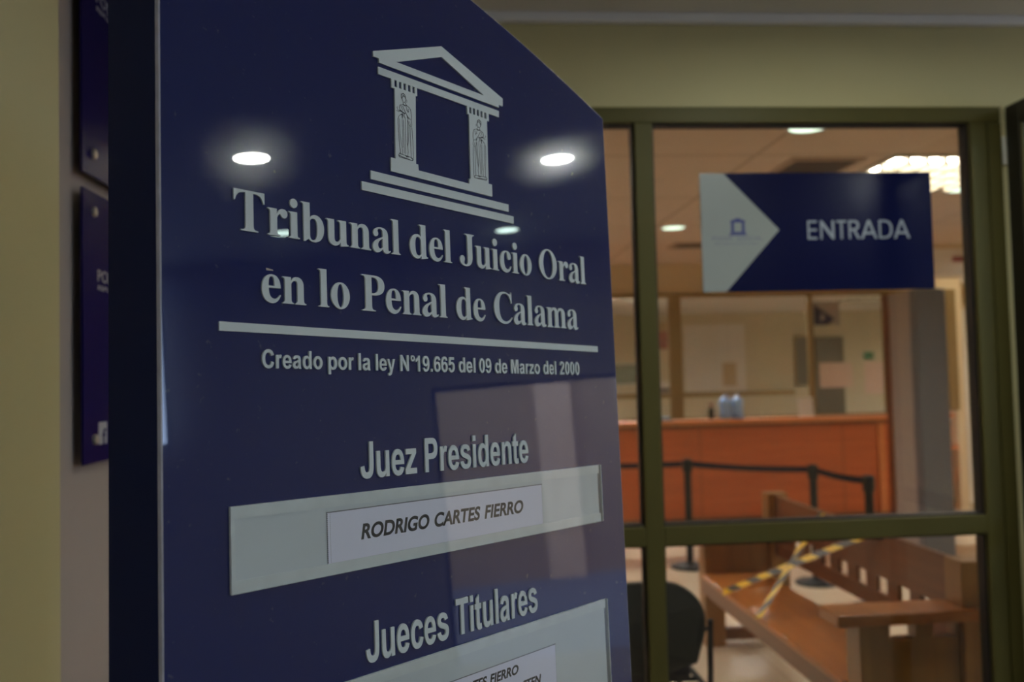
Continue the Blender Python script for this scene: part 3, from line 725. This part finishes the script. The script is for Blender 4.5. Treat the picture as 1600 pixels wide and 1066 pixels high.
# line drawing of the robed figure on each column (x 0..1 across the shaft, y 0..1 up)
FIG = [
 ([(.34,.955),(.44,.975),(.52,.955),(.55,.91)], 2.4), ([(.34,.955),(.33,.91),(.37,.875)], 2.0), ([(.36,.90),(.42,.945),(.50,.93)], 2.2), ([(.37,.875),(.42,.845),(.49,.845),(.55,.88),(.56,.91)], 1.0),
 ([(.55,.90),(.62,.885),(.60,.855)], .7), ([(.41,.84),(.42,.815),(.36,.80)], 1.0), ([(.52,.85),(.55,.825),(.58,.815)], 1.0), ([(.40,.808),(.48,.800),(.58,.806)], 2.6),
 ([(.36,.80),(.24,.785),(.21,.75),(.23,.715),(.36,.70)], 1.2), ([(.58,.812),(.74,.79),(.80,.755),(.82,.66),(.80,.60)], 1.4), ([(.28,.79),(.34,.745),(.38,.715)], 1.0),
 ([(.38,.785),(.50,.71),(.62,.65),(.76,.615)], 1.4), ([(.56,.79),(.62,.745),(.66,.71)], .9), ([(.70,.775),(.68,.72),(.56,.745)], .7), ([(.12,.75),(.08,.735),(.14,.70),(.24,.69)], 1.0), ([(.06,.69),(.16,.675),(.24,.70)], .8),
 ([(.22,.708),(.30,.695),(.40,.685),(.50,.682)], 2.8), ([(.38,.685),(.39,.63)], 1.2), ([(.46,.68),(.44,.64),(.50,.61)], 1.6), ([(.60,.66),(.62,.63),(.66,.615)], 2.6), ([(.80,.60),(.84,.55),(.80,.51),(.68,.53),(.64,.585)], 1.0), ([(.72,.585),(.76,.53)], .8),
 ([(.29,.65),(.34,.66),(.34,.60)], 3.0), ([(.26,.645),(.16,.61),(.12,.57)], 1.2), ([(.12,.57),(.12,.40),(.16,.22),(.20,.05)], 1.3), ([(.19,.58),(.20,.36),(.27,.18),(.31,.06)], .8), ([(.33,.58),(.33,.16)], .8), ([(.40,.58),(.39,.08)], 1.0),
 ([(.50,.60),(.48,.34),(.46,.08)], .9), ([(.62,.60),(.60,.40),(.56,.28),(.57,.20)], 1.5), ([(.56,.26),(.60,.12),(.56,.045)], 1.0), ([(.68,.53),(.66,.38),(.62,.26),(.58,.21)], 1.0), ([(.74,.52),(.74,.05)], .9), ([(.83,.50),(.86,.30),(.86,.045)], 1.3),
 ([(.44,.06),(.52,.035),(.58,.055),(.60,.04)], 2.0), ([(.16,.07),(.10,.035),(.14,.01),(.80,.005),(.86,.03),(.74,.048),(.20,.060),(.16,.07)], 1.6), ([(.12,.03),(.80,.003)], 1.8), ([(.74,.048),(.84,.005)], .9),
]
for a0, a1, b0, b1, flip in ((0.2385, 0.2715, 0.4010, 0.4870, False), (0.3745, 0.4100, 0.4010, 0.4870, True)):
    ln = MB()
    for pts, wt in FIG:
        q = [((1-x if flip else x)*(a1-a0)+a0, y*(b1-b0)+b0) for x, y in pts]
        hw = 0.00021*wt
        for (x0, y0), (x1, y1) in zip(q[:-1], q[1:]):
            dx, dy = x1-x0, y1-y0; L_ = math.hypot(dx, dy); nx, ny = -dy/L_*hw, dx/L_*hw; ex, ey = dx/L_*hw*0.6, dy/L_*hw*0.6
            c = [(x0-ex+nx, y0-ey+ny), (x0-ex-nx, y0-ey-ny), (x1+ex-nx, y1+ey-ny), (x1+ex+nx, y1+ey+ny)]
            vv = [on(x, y, LT) for x, y in c] + [on(x, y, LT+0.00025) for x, y in c]
            ln.add(vv, [(0, 1, 2, 3), (7, 6, 5, 4), (0, 4, 5, 1), (1, 5, 6, 2), (2, 6, 7, 3), (3, 7, 4, 0)])
    ln.obj('engraved_figure', M['line'], emb, local=True)

# heading in bold roman letters
def heading(words, base, cap, name):
    rings = []
    for text, x0, x1 in words: rings += serif_line(text, x0, x1, base, cap)
    vs, fs = rings_flat(rings, name)
    return slab_from_flat(vs, fs, on, LT, name, M['letter'], sign)
heading([('Tribunal', 0.0090, 0.2403), ('del', 0.2562, 0.3311), ('Juicio', 0.3465, 0.4976), ('Oral', 0.5157, 0.6328)], 0.2788, 0.0428, 'heading_lettering')
heading([('en', 0.0412, 0.0975), ('lo', 0.1146, 0.1587), ('Penal', 0.1767, 0.3190), ('de', 0.3362, 0.3929), ('Calama', 0.4111, 0.6064)], 0.2068, 0.0425, 'heading_lettering')
MB().box(lx(-0.009), lx(0.657), -0.0015, 0, lz(0.1738), lz(0.1830)).obj('rule_line', M['letter'], sign, local=True)
MB().prism([(lx(0.0480), lz(0.2430)), (lx(0.0562), lz(0.2420)), (lx(0.0568), lz(0.2408)), (lx(0.0482), lz(0.2406))], -0.0003, 0).obj('paint_chip', M['chip'], sign, local=True)
def sans(words, base, cap, name):
    vs, fs = face_words(SANS, words, base, cap)
    return slab_from_flat(vs, fs, on, LT, name, M['letter'], sign)
sans([('Creado', 0.0401, 0.1177), ('por', 0.1259, 0.1622), ('la', 0.1693, 0.1869), ('ley', 0.1955, 0.2257), ('N°', 0.2344, 0.2586), ('19.665', 0.2598, 0.3289), ('del', 0.3367, 0.3685),
      ('09', 0.3762, 0.4003), ('de', 0.4082, 0.4335), ('Marzo', 0.4420, 0.5064), ('del', 0.5145, 0.5454), ('2000', 0.5543, 0.6037)], 0.1374, 0.0194, 'subtitle_lettering')
sans([('Juez', 0.1682, 0.2562), ('Presidente', 0.2706, 0.4715)], 0.0143, 0.0413, 'title_lettering')
sans([('Jueces', 0.1697, 0.3018), ('Titulares', 0.3156, 0.4780)], -0.1895, 0.0440, 'title_lettering')

# clear name holders screwed to the face
def holder(a0, a1, b0, b1):
    h = MB().box(lx(a0), lx(a1)-0.006, -0.0020, 0, lz(b0), lz(b1)).obj('name_holder', M['holder'], sign, local=True)
    st = 0.0125
    MB().box(lx(a0), lx(a1)-0.004, -0.0032, -0.0020, lz(b1)-st, lz(b1)).box(lx(a0), lx(a1)-0.004, -0.0032, -0.0020, lz(b0), lz(b0)+st) \
        .box(lx(a0), lx(a0)+0.0045, -0.0032, -0.0020, lz(b0)+st, lz(b1)-st).obj('spacer', M['holder_strip'], h, local=True)
    MB().box(lx(a1)-0.0015, lx(a1), -0.0050, 0, lz(b0), lz(b1)).obj('edge_strip', M['holder_strip'], h, local=True)
    MB().box(lx(a0), lx(a1)-0.0015, -0.0050, -0.0036, lz(b0), lz(b1)).obj('clear_cover', M['clear'], h, local=True)
holder(0.0, 0.6445, -0.0855, -0.0004)
holder(0.0, 0.6445, -0.4650, -0.2018)

def paper(a0, a1, b0, b1, words_list, label, tilt=0.0):
    p = empty('name_label', SO, label, 'name label', 'paper name slips in the clear holders of the navy sign', mat=SM)
    d0, d1 = 0.0021, 0.0028
    k = tilt
    pts = [(a0, b0), (a1, b0+k*(a1-a0)), (a1, b1+k*(a1-a0)), (a0, b1)]
    MB().prism([(lx(a), lz(b)) for a, b in pts], -d1, -d0).obj('paper', M['paper'], p, local=True)
    dots = MB(); st = 0.0021
    def dot(a, b, r=0.0006): dots.box(lx(a)-r, lx(a)+r, -d1-0.0002, -d1, lz(b)-r, lz(b)+r)
    n = int((a1-a0)/st)
    for i in range(n+1):
        a = a0+(a1-a0)*i/n; dot(a, b1+k*(a-a0)); dot(a, b0+k*(a-a0))
    n = int((b1-b0)/st)
    for i in range(n+1):
        b = b0+(b1-b0)*i/n; dot(a0, b); dot(a0+0.004, b, 0.0003); dot(a1, b+k*(a1-a0), 0.0003)
    dots.obj('dotted_border', M['ink'], p, local=True)
    for words, base, cap in words_list:
        vs, fs = sans_words(words, base, cap, 0.030, 0.20)
        slab_from_flat(vs, fs, lambda a, b, d: (lx(a), -d1-d, lz(b)), 0.0002, 'printed_name', M['ink'], p)
    return p
paper(0.1185, 0.4972, -0.0735, -0.0183, [([('RODRIGO', 0.1655, 0.2736), ('CARTES', 0.2823, 0.3666), ('FIERRO', 0.3743, 0.4546)], -0.0530, 0.0172)],
      'white paper slip with one printed name in the upper clear holder of the navy sign')
paper(0.1270, 0.5125, -0.4500, -0.2410, [([('RODRIGO', 0.2225, 0.3000), ('CARTES', 0.3066, 0.3670), ('FIERRO', 0.3726, 0.4303)], -0.2617, 0.0122),
      ([('STEN', 0.4366, 0.4776)], -0.2855, 0.0122)], 'white paper slip with several printed names in the lower clear holder of the navy sign')

# ------------------------------------------------------------------ plaques on the left wall
def plaque(z0, z1, zt, label, f_mark):
    y0, y1 = 2.315, 2.86
    t = empty('wall_plaque', (-0.905, y0, z0), label, 'plaque', 'navy plaques on steel spacers on the left wall')
    MB().box(-0.906, -0.900, y0, y1, z0, z1).obj('plate', M['plaque'], t, bevel=0.0008)
    for y in (y0+0.068, y1-0.068):
        for z in (z0+0.06, z1-0.053):
            s = MB().cyl((-0.930, y, z), (-0.906, y, z), 0.0085).obj('spacer', M['steel'], t)
            MB().cyl((-0.900, y, z), (-0.893, y, z), 0.0125).cyl((-0.893, y, z), (-0.8915, y, z), 0.0125, 0.010).obj('cap', M['steel'], s)
    pl_ = lambda a, b, d: (a, b, d)
    o = Vector((-0.905, y0, z0))
    put = lambda y, z, d: Vector((-0.900+d, y, z))-o
    for tx, a, b, zz, cp in (('PODER', 2.412, 2.590, zt, 0.030), ('JUDICIAL', 2.615, 2.790, zt, 0.030), ('REPUBLICA', 2.414, 2.600, zt-0.023, 0.012), ('DE', 2.625, 2.655, zt-0.023, 0.012), ('CHILE', 2.680, 2.780, zt-0.023, 0.012)):
        vs, fs = sans_words([(tx, a, b)], zz, cp, 0.0)
        slab_from_flat(vs, fs, put, 0.0006, 'lettering', M['pale_print'], t)
    if f_mark:
        sq = MB().box(-0.900, -0.8992, 2.412, 2.470, 1.500, 1.558).obj('social_mark', M['board_text'], t)
        vs, fs = sans_words([('f', 2.436, 2.462)], 1.500, 0.040, 0.02)
        slab_from_flat(vs, fs, lambda y, z, d: Vector((-0.8992+d, y, z))-o, 0.0004, 'mark_letter', M['plaque'], sq)
    return t
plaque(2.197, 2.86, 2.674, 'navy wall plaque on steel spacers, upper one on the left wall', False)
plaque(1.455, 2.158, 1.928, 'navy wall plaque with a white f mark, lower one on the left wall', True)

# ------------------------------------------------------------------ ENTRADA board on the glass
bx0, bx1, bz0, bz1 = 0.902, 1.738, 1.928, 2.344
by = FY+0.0335
bd = empty('entrance_sign', ((bx0+bx1)/2, by, bz0), 'navy and grey arrow board reading ENTRADA fixed to the entrance glass', 'sign')
MB().box(bx0, bx1, by-0.006, by, bz0, bz1).obj('board', M['board_blue'], bd)
MB().prism([(bx0, bz0), (bx0+0.082, bz0), (bx0+0.278, bz0+0.215), (bx0+0.083, bz1), (bx0, bz1)], by-0.0072, by-0.006).obj('arrow_field', M['board_grey'], bd)
off = Vector(((bx0+bx1)/2, by, bz0))
flat = lambda d0: (lambda x, z, d: Vector((x, by-d0-d, z))-off)
def word_obj(words, base, cap, e, name, mat, d0):
    vs, fs = sans_words(words, base, cap, e); return slab_from_flat(vs, fs, flat(d0), 0.0006, name, mat, bd)
vs, fs = face_words(GEO, [('ENTRADA', 1.282, 1.655)], 2.108, 0.066)
slab_from_flat(vs, fs, flat(0.006), 0.0006, 'lettering', M['board_text'], bd)
for wd in (('PODER', 0.940, 1.012), ('JUDICIAL', 1.028, 1.120)): word_obj([wd], 2.108, 0.013, 0.0, 'lettering', M['board_logo_faint'], 0.0072)
word_obj([('REPUBLICA DE CHILE', 0.948, 1.100)], 2.092, 0.007, 0.0, 'lettering', M['board_logo_faint'], 0.0072)
lg = MB(); cx = 1.032
lg.prism([(cx-0.026, 2.176), (cx, 2.186), (cx+0.026, 2.176), (cx+0.026, 2.170), (cx-0.026, 2.170)], by-0.0078, by-0.0072)
for u in (-0.019, 0.019): lg.box(cx+u-0.005, cx+u+0.005, by-0.0078, by-0.0072, 2.137, 2.170)
lg.box(cx-0.026, cx+0.026, by-0.0078, by-0.0072, 2.131, 2.137).box(cx-0.031, cx+0.031, by-0.0078, by-0.0072, 2.125, 2.130)
lg.obj('emblem', M['board_logo'], bd)

# ------------------------------------------------------------------ bench with taped-off seat
bench = empty('wooden_bench', (1.76, 4.38, 0), 'long brown wooden bench with slatted back, taped off, behind the glass', 'bench')
X0, X1 = 1.50, 2.07
for y0, y1, near in ((3.30, 3.42, True), (5.33, 5.45, False)):
    ym = (y0+y1)/2
    MB().box(1.95, X1, y0, y1, 0.0, 0.905).obj('back_post', M['wood_e'], bench, bevel=0.004)
    MB().box(X0+0.04, X0+0.16, y0, y1, 0.0, 0.685).obj('front_post', M['wood_e'], bench, bevel=0.004)
    e = MB().box(X0+0.16, 1.95, y0+0.03, y1-0.03, 0.30, 0.615)
    for a, b in ((X0+0.16, X0+0.175), (X0+0.275, X0+0.345), (X0+0.435, 1.95)): e.box(a, b, y0+0.03, y1-0.03, 0.615, 0.685)
    e.obj('end_panel', M['wood_e'], bench, bevel=0.002)
    MB().box(X0+0.16, 1.95, y0+0.03, y1-0.03, 0.03, 0.10).obj('foot_rail', M['wood_d'], bench, bevel=0.003)
    MB().box(X0-0.055, X1+0.015, y0-0.03, y1+0.03, 0.685, 0.73).obj('armrest', M['wood_b'], bench, bevel=0.006)
MB().box(X0+0.015, 1.90, 3.42, 5.33, 0.415, 0.44).obj('seat', M['wood_b'], bench, bevel=0.004)
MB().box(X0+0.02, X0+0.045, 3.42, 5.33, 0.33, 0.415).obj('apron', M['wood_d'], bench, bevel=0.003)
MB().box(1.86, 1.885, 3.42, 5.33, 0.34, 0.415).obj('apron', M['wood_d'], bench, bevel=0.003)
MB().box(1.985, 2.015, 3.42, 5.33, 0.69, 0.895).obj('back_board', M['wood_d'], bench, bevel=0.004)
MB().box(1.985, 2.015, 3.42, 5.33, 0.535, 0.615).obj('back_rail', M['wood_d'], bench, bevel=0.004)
ops = [4.97, 4.77, 4.57, 4.37, 4.17, 3.97, 3.77, 3.58]
edges = [5.33] + [v for o_ in ops for v in (o_+0.10, o_)] + [3.42]
for k in range(0, len(edges)-1, 2):
    y1, y0 = edges[k], edges[k+1]
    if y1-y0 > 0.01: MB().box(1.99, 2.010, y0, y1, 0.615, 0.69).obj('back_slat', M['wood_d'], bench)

def tape(p, q, label):
    p, q = Vector(p), Vector(q); d = (q-p); L = d.length; d.normalize()
    nrm = Vector((-0.72, -0.10, 0.68)); wv = d.cross(nrm).normalized(); nn = wv.cross(d).normalized()
    hw, st, sk = 0.026, 0.080, 0.080
    t = MB(); i = 0; s = -sk
    def P(a, b, h):
        a = min(max(a, 0), L); return p + d*a + wv*b + nn*h
    while s < L:
        a0, a1 = s, s+st
        ring = [(a0, -hw), (a1, -hw), (a1+sk, hw), (a0+sk, hw)]
        vv = [P(a, b, 0.0003) for a, b in ring] + [P(a, b, 0) for a, b in ring]
        t.add(vv, [(0, 1, 2, 3), (7, 6, 5, 4), (0, 4, 5, 1), (1, 5, 6, 2), (2, 6, 7, 3), (3, 7, 4, 0)], i % 2)
        s += st; i += 1
    o = t.obj('barrier_tape', TAPE); tag(o, label, 'tape', 'yellow and black tape across the bench'); return o
TAPE = tape_mats()
tape((1.512, 4.87, 0.442), (1.980, 4.02, 0.902), 'yellow and black tape across the bench, the flatter strip of the crossed pair')
tape((1.512, 4.33, 0.442), (1.980, 4.62, 0.902), 'yellow and black tape across the bench, the steeper strip of the crossed pair')

# ------------------------------------------------------------------ visitor chair by the glass
ch = empty('visitor_chair', (0.74, 3.62, 0), 'black visitor chair with rounded back just behind the glass beside the tall navy sign', 'chair')
bk = MB()
hw, zt, zb = 0.245, 0.845, 0.50
prof = [(-hw+0.03, zb+0.03), (-hw, 0.66)]
for k in range(9):
    t = math.pi - k*math.pi/8/2*1.0
    prof.append((-hw+0.16+0.16*math.cos(t), 0.70+(zt-0.70)*math.sin(t)))
prof += [(-x, z) for x, z in prof[::-1]] + [(0.10, zb-0.015), (-0.10, zb-0.015)]
nx_ = 12
vs, fs = [], []
n = len(prof)
for lay, th in ((0, 0.0), (1, 0.035)):
    for x, z in prof: vs.append((0.74+x, 3.40+0.9*x*x*-1+0.05+th+0.10*(0.85-z)*0.6, z))
fs = [tuple(range(n)), tuple(range(2*n-1, n-1, -1))] + [(i, (i+1) % n, n+(i+1) % n, n+i) for i in range(n)]
bk.add(vs, fs); bk.obj('backrest', M['chair'], ch, bevel=0.01)
MB().prism([(0.52, 3.55), (0.96, 3.55), (0.97, 3.90), (0.93, 3.97), (0.55, 3.97), (0.51, 3.90)], 0.425, 0.485, 'xy').obj('seat', M['chair_seat'], ch, bevel=0.018)
for sx in (-1, 1):
    x = 0.74+sx*0.262
    MB().tube([(x, 3.41, 0.70), (x, 3.44, 0.42), (x, 3.36, 0.0)], 0.0115).obj('leg', M['black'], ch)
    MB().tube([(x, 3.445, 0.415), (x, 3.90, 0.415), (x, 3.96, 0.0)], 0.0115).obj('leg', M['black'], ch)
MB().tube([(0.478, 3.60, 0.415), (1.002, 3.60, 0.415)], 0.010).obj('stretcher', M['black'], ch)
for xa, xb in ((0.478, 0.56), (1.002, 0.92)): MB().tube([(xa, 3.415, 0.665), (xb, 3.43, 0.665)], 0.008).obj('bracket', M['black'], ch)

# ------------------------------------------------------------------ belt barrier
def stanchion(x, y, label):
    t = empty('belt_stanchion', (x, y, 0), label, 'barrier post', 'black belt barrier posts before the counter')
    MB().lathe((x, y, 0), [(0.165, 0.0), (0.165, 0.012), (0.15, 0.022), (0.06, 0.030), (0.034, 0.045)], 32).obj('base', M['black'], t, smooth=False)
    MB().cyl((x, y, 0.04), (x, y, 0.80), 0.030, seg=24).obj('post', M['black'], t)
    MB().lathe((x, y, 0.80), [(0.030, 0), (0.041, 0.012), (0.041, 0.095), (0.036, 0.112), (0.02, 0.118)], 24).obj('belt_head', M['black'], t)
    return t
posts = [(2.055, 7.53), (2.845, 6.79), (2.903, 5.99), (0.75, 7.75)]
stanchion(*posts[0], 'black belt barrier post in front of the counter, left of the bench back')
stanchion(*posts[1], 'black belt barrier post rising behind the middle of the bench back')
stanchion(*posts[2], 'black belt barrier post at the right end of the belt, nearest to the bench')
stanchion(*posts[3], 'black belt barrier post hidden behind the tall navy sign')
def belt(a, b, label):
    (x0, y0), (x1, y1) = a, b
    d = Vector((x1-x0, y1-y0, 0)); L = d.length; d.normalize(); s = Vector((-d.y, d.x, 0))
    m = MB(); n = 10; vs = []
    for k in range(n+1):
        t = 0.044 + (L-0.088)*k/n; sag = -0.012*math.sin(math.pi*k/n)
        c = Vector((x0, y0, 0.875+sag)) + d*t
        vs += [c+s*0.001+Vector((0, 0, 0.024)), c+s*0.001-Vector((0, 0, 0.024)), c-s*0.001-Vector((0, 0, 0.024)), c-s*0.001+Vector((0, 0, 0.024))]
    fs = [(3, 2, 1, 0), (4*n, 4*n+1, 4*n+2, 4*n+3)]
    for k in range(n):
        for j in range(4): fs.append((4*k+j, 4*k+(j+1) % 4, 4*k+4+(j+1) % 4, 4*k+4+j))
    m.add(vs, fs); return tag(m.obj('barrier_belt', M['belt']), label, 'barrier belt', 'dark belts between the barrier posts')
belt(posts[3], posts[0], 'dark belt running left from the first barrier post to behind the navy sign')
belt(posts[0], posts[1], 'long dark belt stretched between the two barrier posts before the orange counter')
belt(posts[1], posts[2], 'short dark belt sloping to the rightmost barrier post')

# ------------------------------------------------------------------ counter, screen and pillar
ct = empty('service_counter', (2.6, 9.75, 0), 'long orange-brown veneered service counter across the hall', 'counter')
MB().box(-1.5, 5.60, 9.70, 9.92, 0.0, 1.035).obj('front_panel', M['counter'], ct)
MB().box(-1.5, 5.60, 9.675, 9.70, 0.0, 0.06).obj('toe_kick', M['wood_d'], ct)
for x in (1.2, 2.80, 4.42):
    MB().box(x-0.004, x+0.004, 9.697, 9.70, 0.06, 1.035).obj('panel_joint', M['wood_d'], ct)
MB().box(-1.5, 5.70, 9.64, 9.92, 1.075, 1.13).obj('worktop', M['counter_top'], ct, bevel=0.008)
MB().box(-1.5, 5.62, 9.685, 9.72, 1.035, 1.075).obj('shadow_rail', M['wood_d'], ct)  # dark strip stands in for the recess shade under the worktop
MB().box(4.82, 4.90, 9.672, 9.70, 0.06, 1.035).obj('end_trim', M['counter_top'], ct)
MB().box(-1.5, 5.9, 9.92, 10.35, 0.70, 0.74).obj('desk_shelf', M['counter_top'], ct)

scn = empty('counter_screen', (2.6, 9.9, 1.13), 'brown framed glass screen standing on the service counter', 'glass screen')
y0, y1 = 9.86, 9.91
MB().box(-1.5, 5.90, y0, y1, 2.500, 2.545).obj('head_rail', M['brown_alu'], scn)
MB().box(-1.5, 5.70, y0, y1, 1.13, 1.15).obj('sill_rail', M['brown_alu'], scn)
for a, b in ((2.53, 2.675), (4.14, 4.20), (5.03, 5.13), (0.70, 0.80), (5.78, 5.90)):
    MB().box(a, b, y0, y1, 1.15, 2.50).obj('upright', M['brown_alu'], scn)
for a, b in ((0.80, 2.53), (2.675, 4.14), (4.20, 5.03)):
    MB().box(a, b, y0+0.02, y0+0.026, 1.15, 2.50).obj('pane', M['glass'], scn)

pil = empty('pillar', (4.15, 7.6, 0), 'free-standing grey pillar with darker blue-grey front before the counter', 'pillar')
PT = 2.32
MB().box(4.03, 4.27, 7.315, 7.88, 0, PT).obj('shaft', M['pillar_a'], pil)
MB().box(4.025, 4.275, 7.30, 7.315, 0, PT).box(4.022, 4.03, 7.315, 7.42, 0, PT).obj('cladding', M['pillar_b'], pil)
MB().box(4.022, 4.03, 7.80, 7.885, 0, PT).obj('corner_strip', M['wood_d'], pil)

# things on and behind the counter
def bottle(x, y, z, s, label):
    t = empty('water_bottle', (x, y, z), label, 'bottle', 'blue water bottles on the counter')
    MB().lathe((x, y, z), [(0.055*s, 0), (0.066*s, 0.01), (0.066*s, 0.09), (0.061*s, 0.10), (0.066*s, 0.11), (0.066*s, 0.19), (0.04*s, 0.235), (0.022*s, 0.245)], 24).obj('body', M['bottle'], t, smooth=True)
    MB().lathe((x, y, z+0.245), [(0.024*s, 0), (0.024*s, 0.025), (0.02*s, 0.027)], 16).obj('cap', M['pale_print'], t)
bottle(3.125, 9.78, 1.13, 1.0, 'pale blue water bottle on the counter, left of the pair')
bottle(3.262, 9.78, 1.13, 1.0, 'pale blue water bottle on the counter, right of the pair')
sb = empty('dispenser_bottle', (2.96, 9.78, 1.13), 'small dark dispenser bottle on the counter left of the blue bottles', 'bottle')
MB().lathe((2.96, 9.78, 1.13), [(0.03, 0), (0.032, 0.01), (0.032, 0.11), (0.014, 0.13)], 16).obj('body', M['black'], sb)
MB().lathe((2.96, 9.78, 1.26), [(0.012, 0), (0.012, 0.03), (0.02, 0.032), (0.02, 0.045)], 12).obj('pump', M['red'], sb)
cdh = empty('card_stand', (4.04, 9.78, 1.13), 'white card standing on the counter by the thin upright of the screen', 'card')
MB().prism([(9.76, 1.135), (9.764, 1.135), (9.80, 1.345), (9.796, 1.345)], 3.955, 4.13, 'yz').obj('card', M['white_paint'], cdh)
MB().box(3.98, 4.10, 9.74, 9.81, 1.13, 1.136).obj('foot', M['clear'], cdh)
def notice(x0, x1, z0, z1, label):
    o = MB().box(x0, x1, y0+0.0185, y0+0.0195, z0, z1).obj('paper_notice', M['notice'])
    return tag(o, label, 'notice', 'paper notices taped on the counter screen')
M['notice'] = plain('pinkish_paper', (0.66, 0.52, 0.47), 0.8, var=0.03)
notice(4.262, 4.648, 1.446, 1.728, 'white paper notice on the counter screen, wide one beside the thin upright')
notice(4.79, 5.015, 1.365, 1.73, 'white paper notice on the counter screen, tall one next to the grey pillar')
hs = empty('hanging_sign', (5.08, 11.5, 2.24), 'pale board with a navy arrow hanging in the office behind the counter', 'sign')
MB().box(4.905, 5.27, 11.50, 11.51, 2.24, 2.56).obj('board', M['hang_pale'], hs)
MB().prism([(4.91, 2.24), (5.10, 2.24), (5.19, 2.325), (4.91, 2.53)], 11.494, 11.50).obj('arrow_field', M['board_blue'], hs)
MB().prism([(5.00, 2.30), (5.03, 2.30), (5.06, 2.335), (5.03, 2.41), (5.00, 2.36)], 11.490, 11.494).obj('pictogram', M['hang_pale'], hs)
for x in (4.96, 5.21): MB().cyl((x, 11.505, 2.56), (x, 11.505, 2.65), 0.003, seg=8).obj('wire', M['steel'], hs)

# office back wall
wp = empty('white_panel', (4.58, 14.83, 1.33), 'large white panel on the yellow office wall behind the blue bottles', 'panel')
MB().box(4.055, 5.10, 14.81, 14.845, 1.33, 2.46).obj('board', M['white_paint'], wp)
MB().box(4.70, 4.94, 14.806, 14.81, 1.415, 1.81).obj('card', M['tan'], wp)
db = empty('dark_board', (6.1, 14.83, 1.39), 'dark notice board on the office wall left of the dark doorway', 'board')
MB().box(5.99, 6.235, 14.815, 14.85, 1.39, 2.215).obj('board', M['door_dark'], db)
MB().box(5.97, 5.99, 14.81, 14.85, 1.37, 2.235).box(5.99, 6.235, 14.81, 14.85, 2.215, 2.235).obj('frame', M['brown_alu'], db)
s_(box('door_3', 6.33, 6.82, 14.80, 14.85, 0.0, 2.215, M['door_dark']))
ex = tag(MB().box(7.20, 7.37, 14.84, 14.85, 1.81, 1.94).obj('exit_sign', M['green']), 'small green sign high on the office wall above the tall paper notice', 'sign')
pic = empty('framed_picture', (3.05, 14.84, 1.49), 'landscape picture on the office wall in the gap beside the navy sign', 'picture')
MB().box(2.70, 3.235, 14.83, 14.85, 1.49, 1.82).obj('print', M['photo'], pic)
MB().box(2.68, 3.255, 14.835, 14.85, 1.47, 1.49).box(2.68, 3.255, 14.835, 14.85, 1.82, 1.84).box(2.68, 2.70, 14.835, 14.85, 1.49, 1.82).box(3.235, 3.255, 14.835, 14.85, 1.49, 1.82).obj('frame', M['white_paint'], pic)
po2 = empty('wall_poster', (3.75, 14.84, 2.06), 'red toned poster on the office wall beside the wide upright of the screen', 'poster')
MB().box(3.60, 3.86, 14.842, 14.85, 2.06, 2.36).obj('sheet', M['poster'], po2)
MB().box(3.60, 3.86, 14.842, 14.85, 2.36, 2.52).obj('header', M['tan'], po2)
pp = empty('small_poster', (3.70, 14.84, 1.32), 'white notice with a navy band on the office wall under the red poster', 'poster')
MB().box(3.56, 3.84, 14.842, 14.85, 1.32, 1.52).obj('sheet', M['white_paint'], pp)
MB().box(3.56, 3.84, 14.838, 14.842, 1.34, 1.40).obj('band', M['board_blue'], pp)
# small desk telephone behind the screen at the left
ph = empty('telephone', (2.42, 9.79, 1.13), 'dark desk telephone on the counter beside the entrance mullion', 'telephone')
MB().prism([(9.72, 1.13), (9.85, 1.13), (9.85, 1.175), (9.72, 1.15)], 2.34, 2.50, 'yz').obj('base', M['black'], ph, bevel=0.004)
MB().box(2.345, 2.385, 9.73, 9.85, 1.178, 1.20).obj('handset', M['black'], ph, bevel=0.006)
# red printed strip on the white beam
rs = tag(MB().box(5.16, 5.62, 8.646, 8.65, 2.715, 2.765).obj('red_strip', M['red']), 'thin dark red printed strip on the white beam right of the arrow board', 'sign')
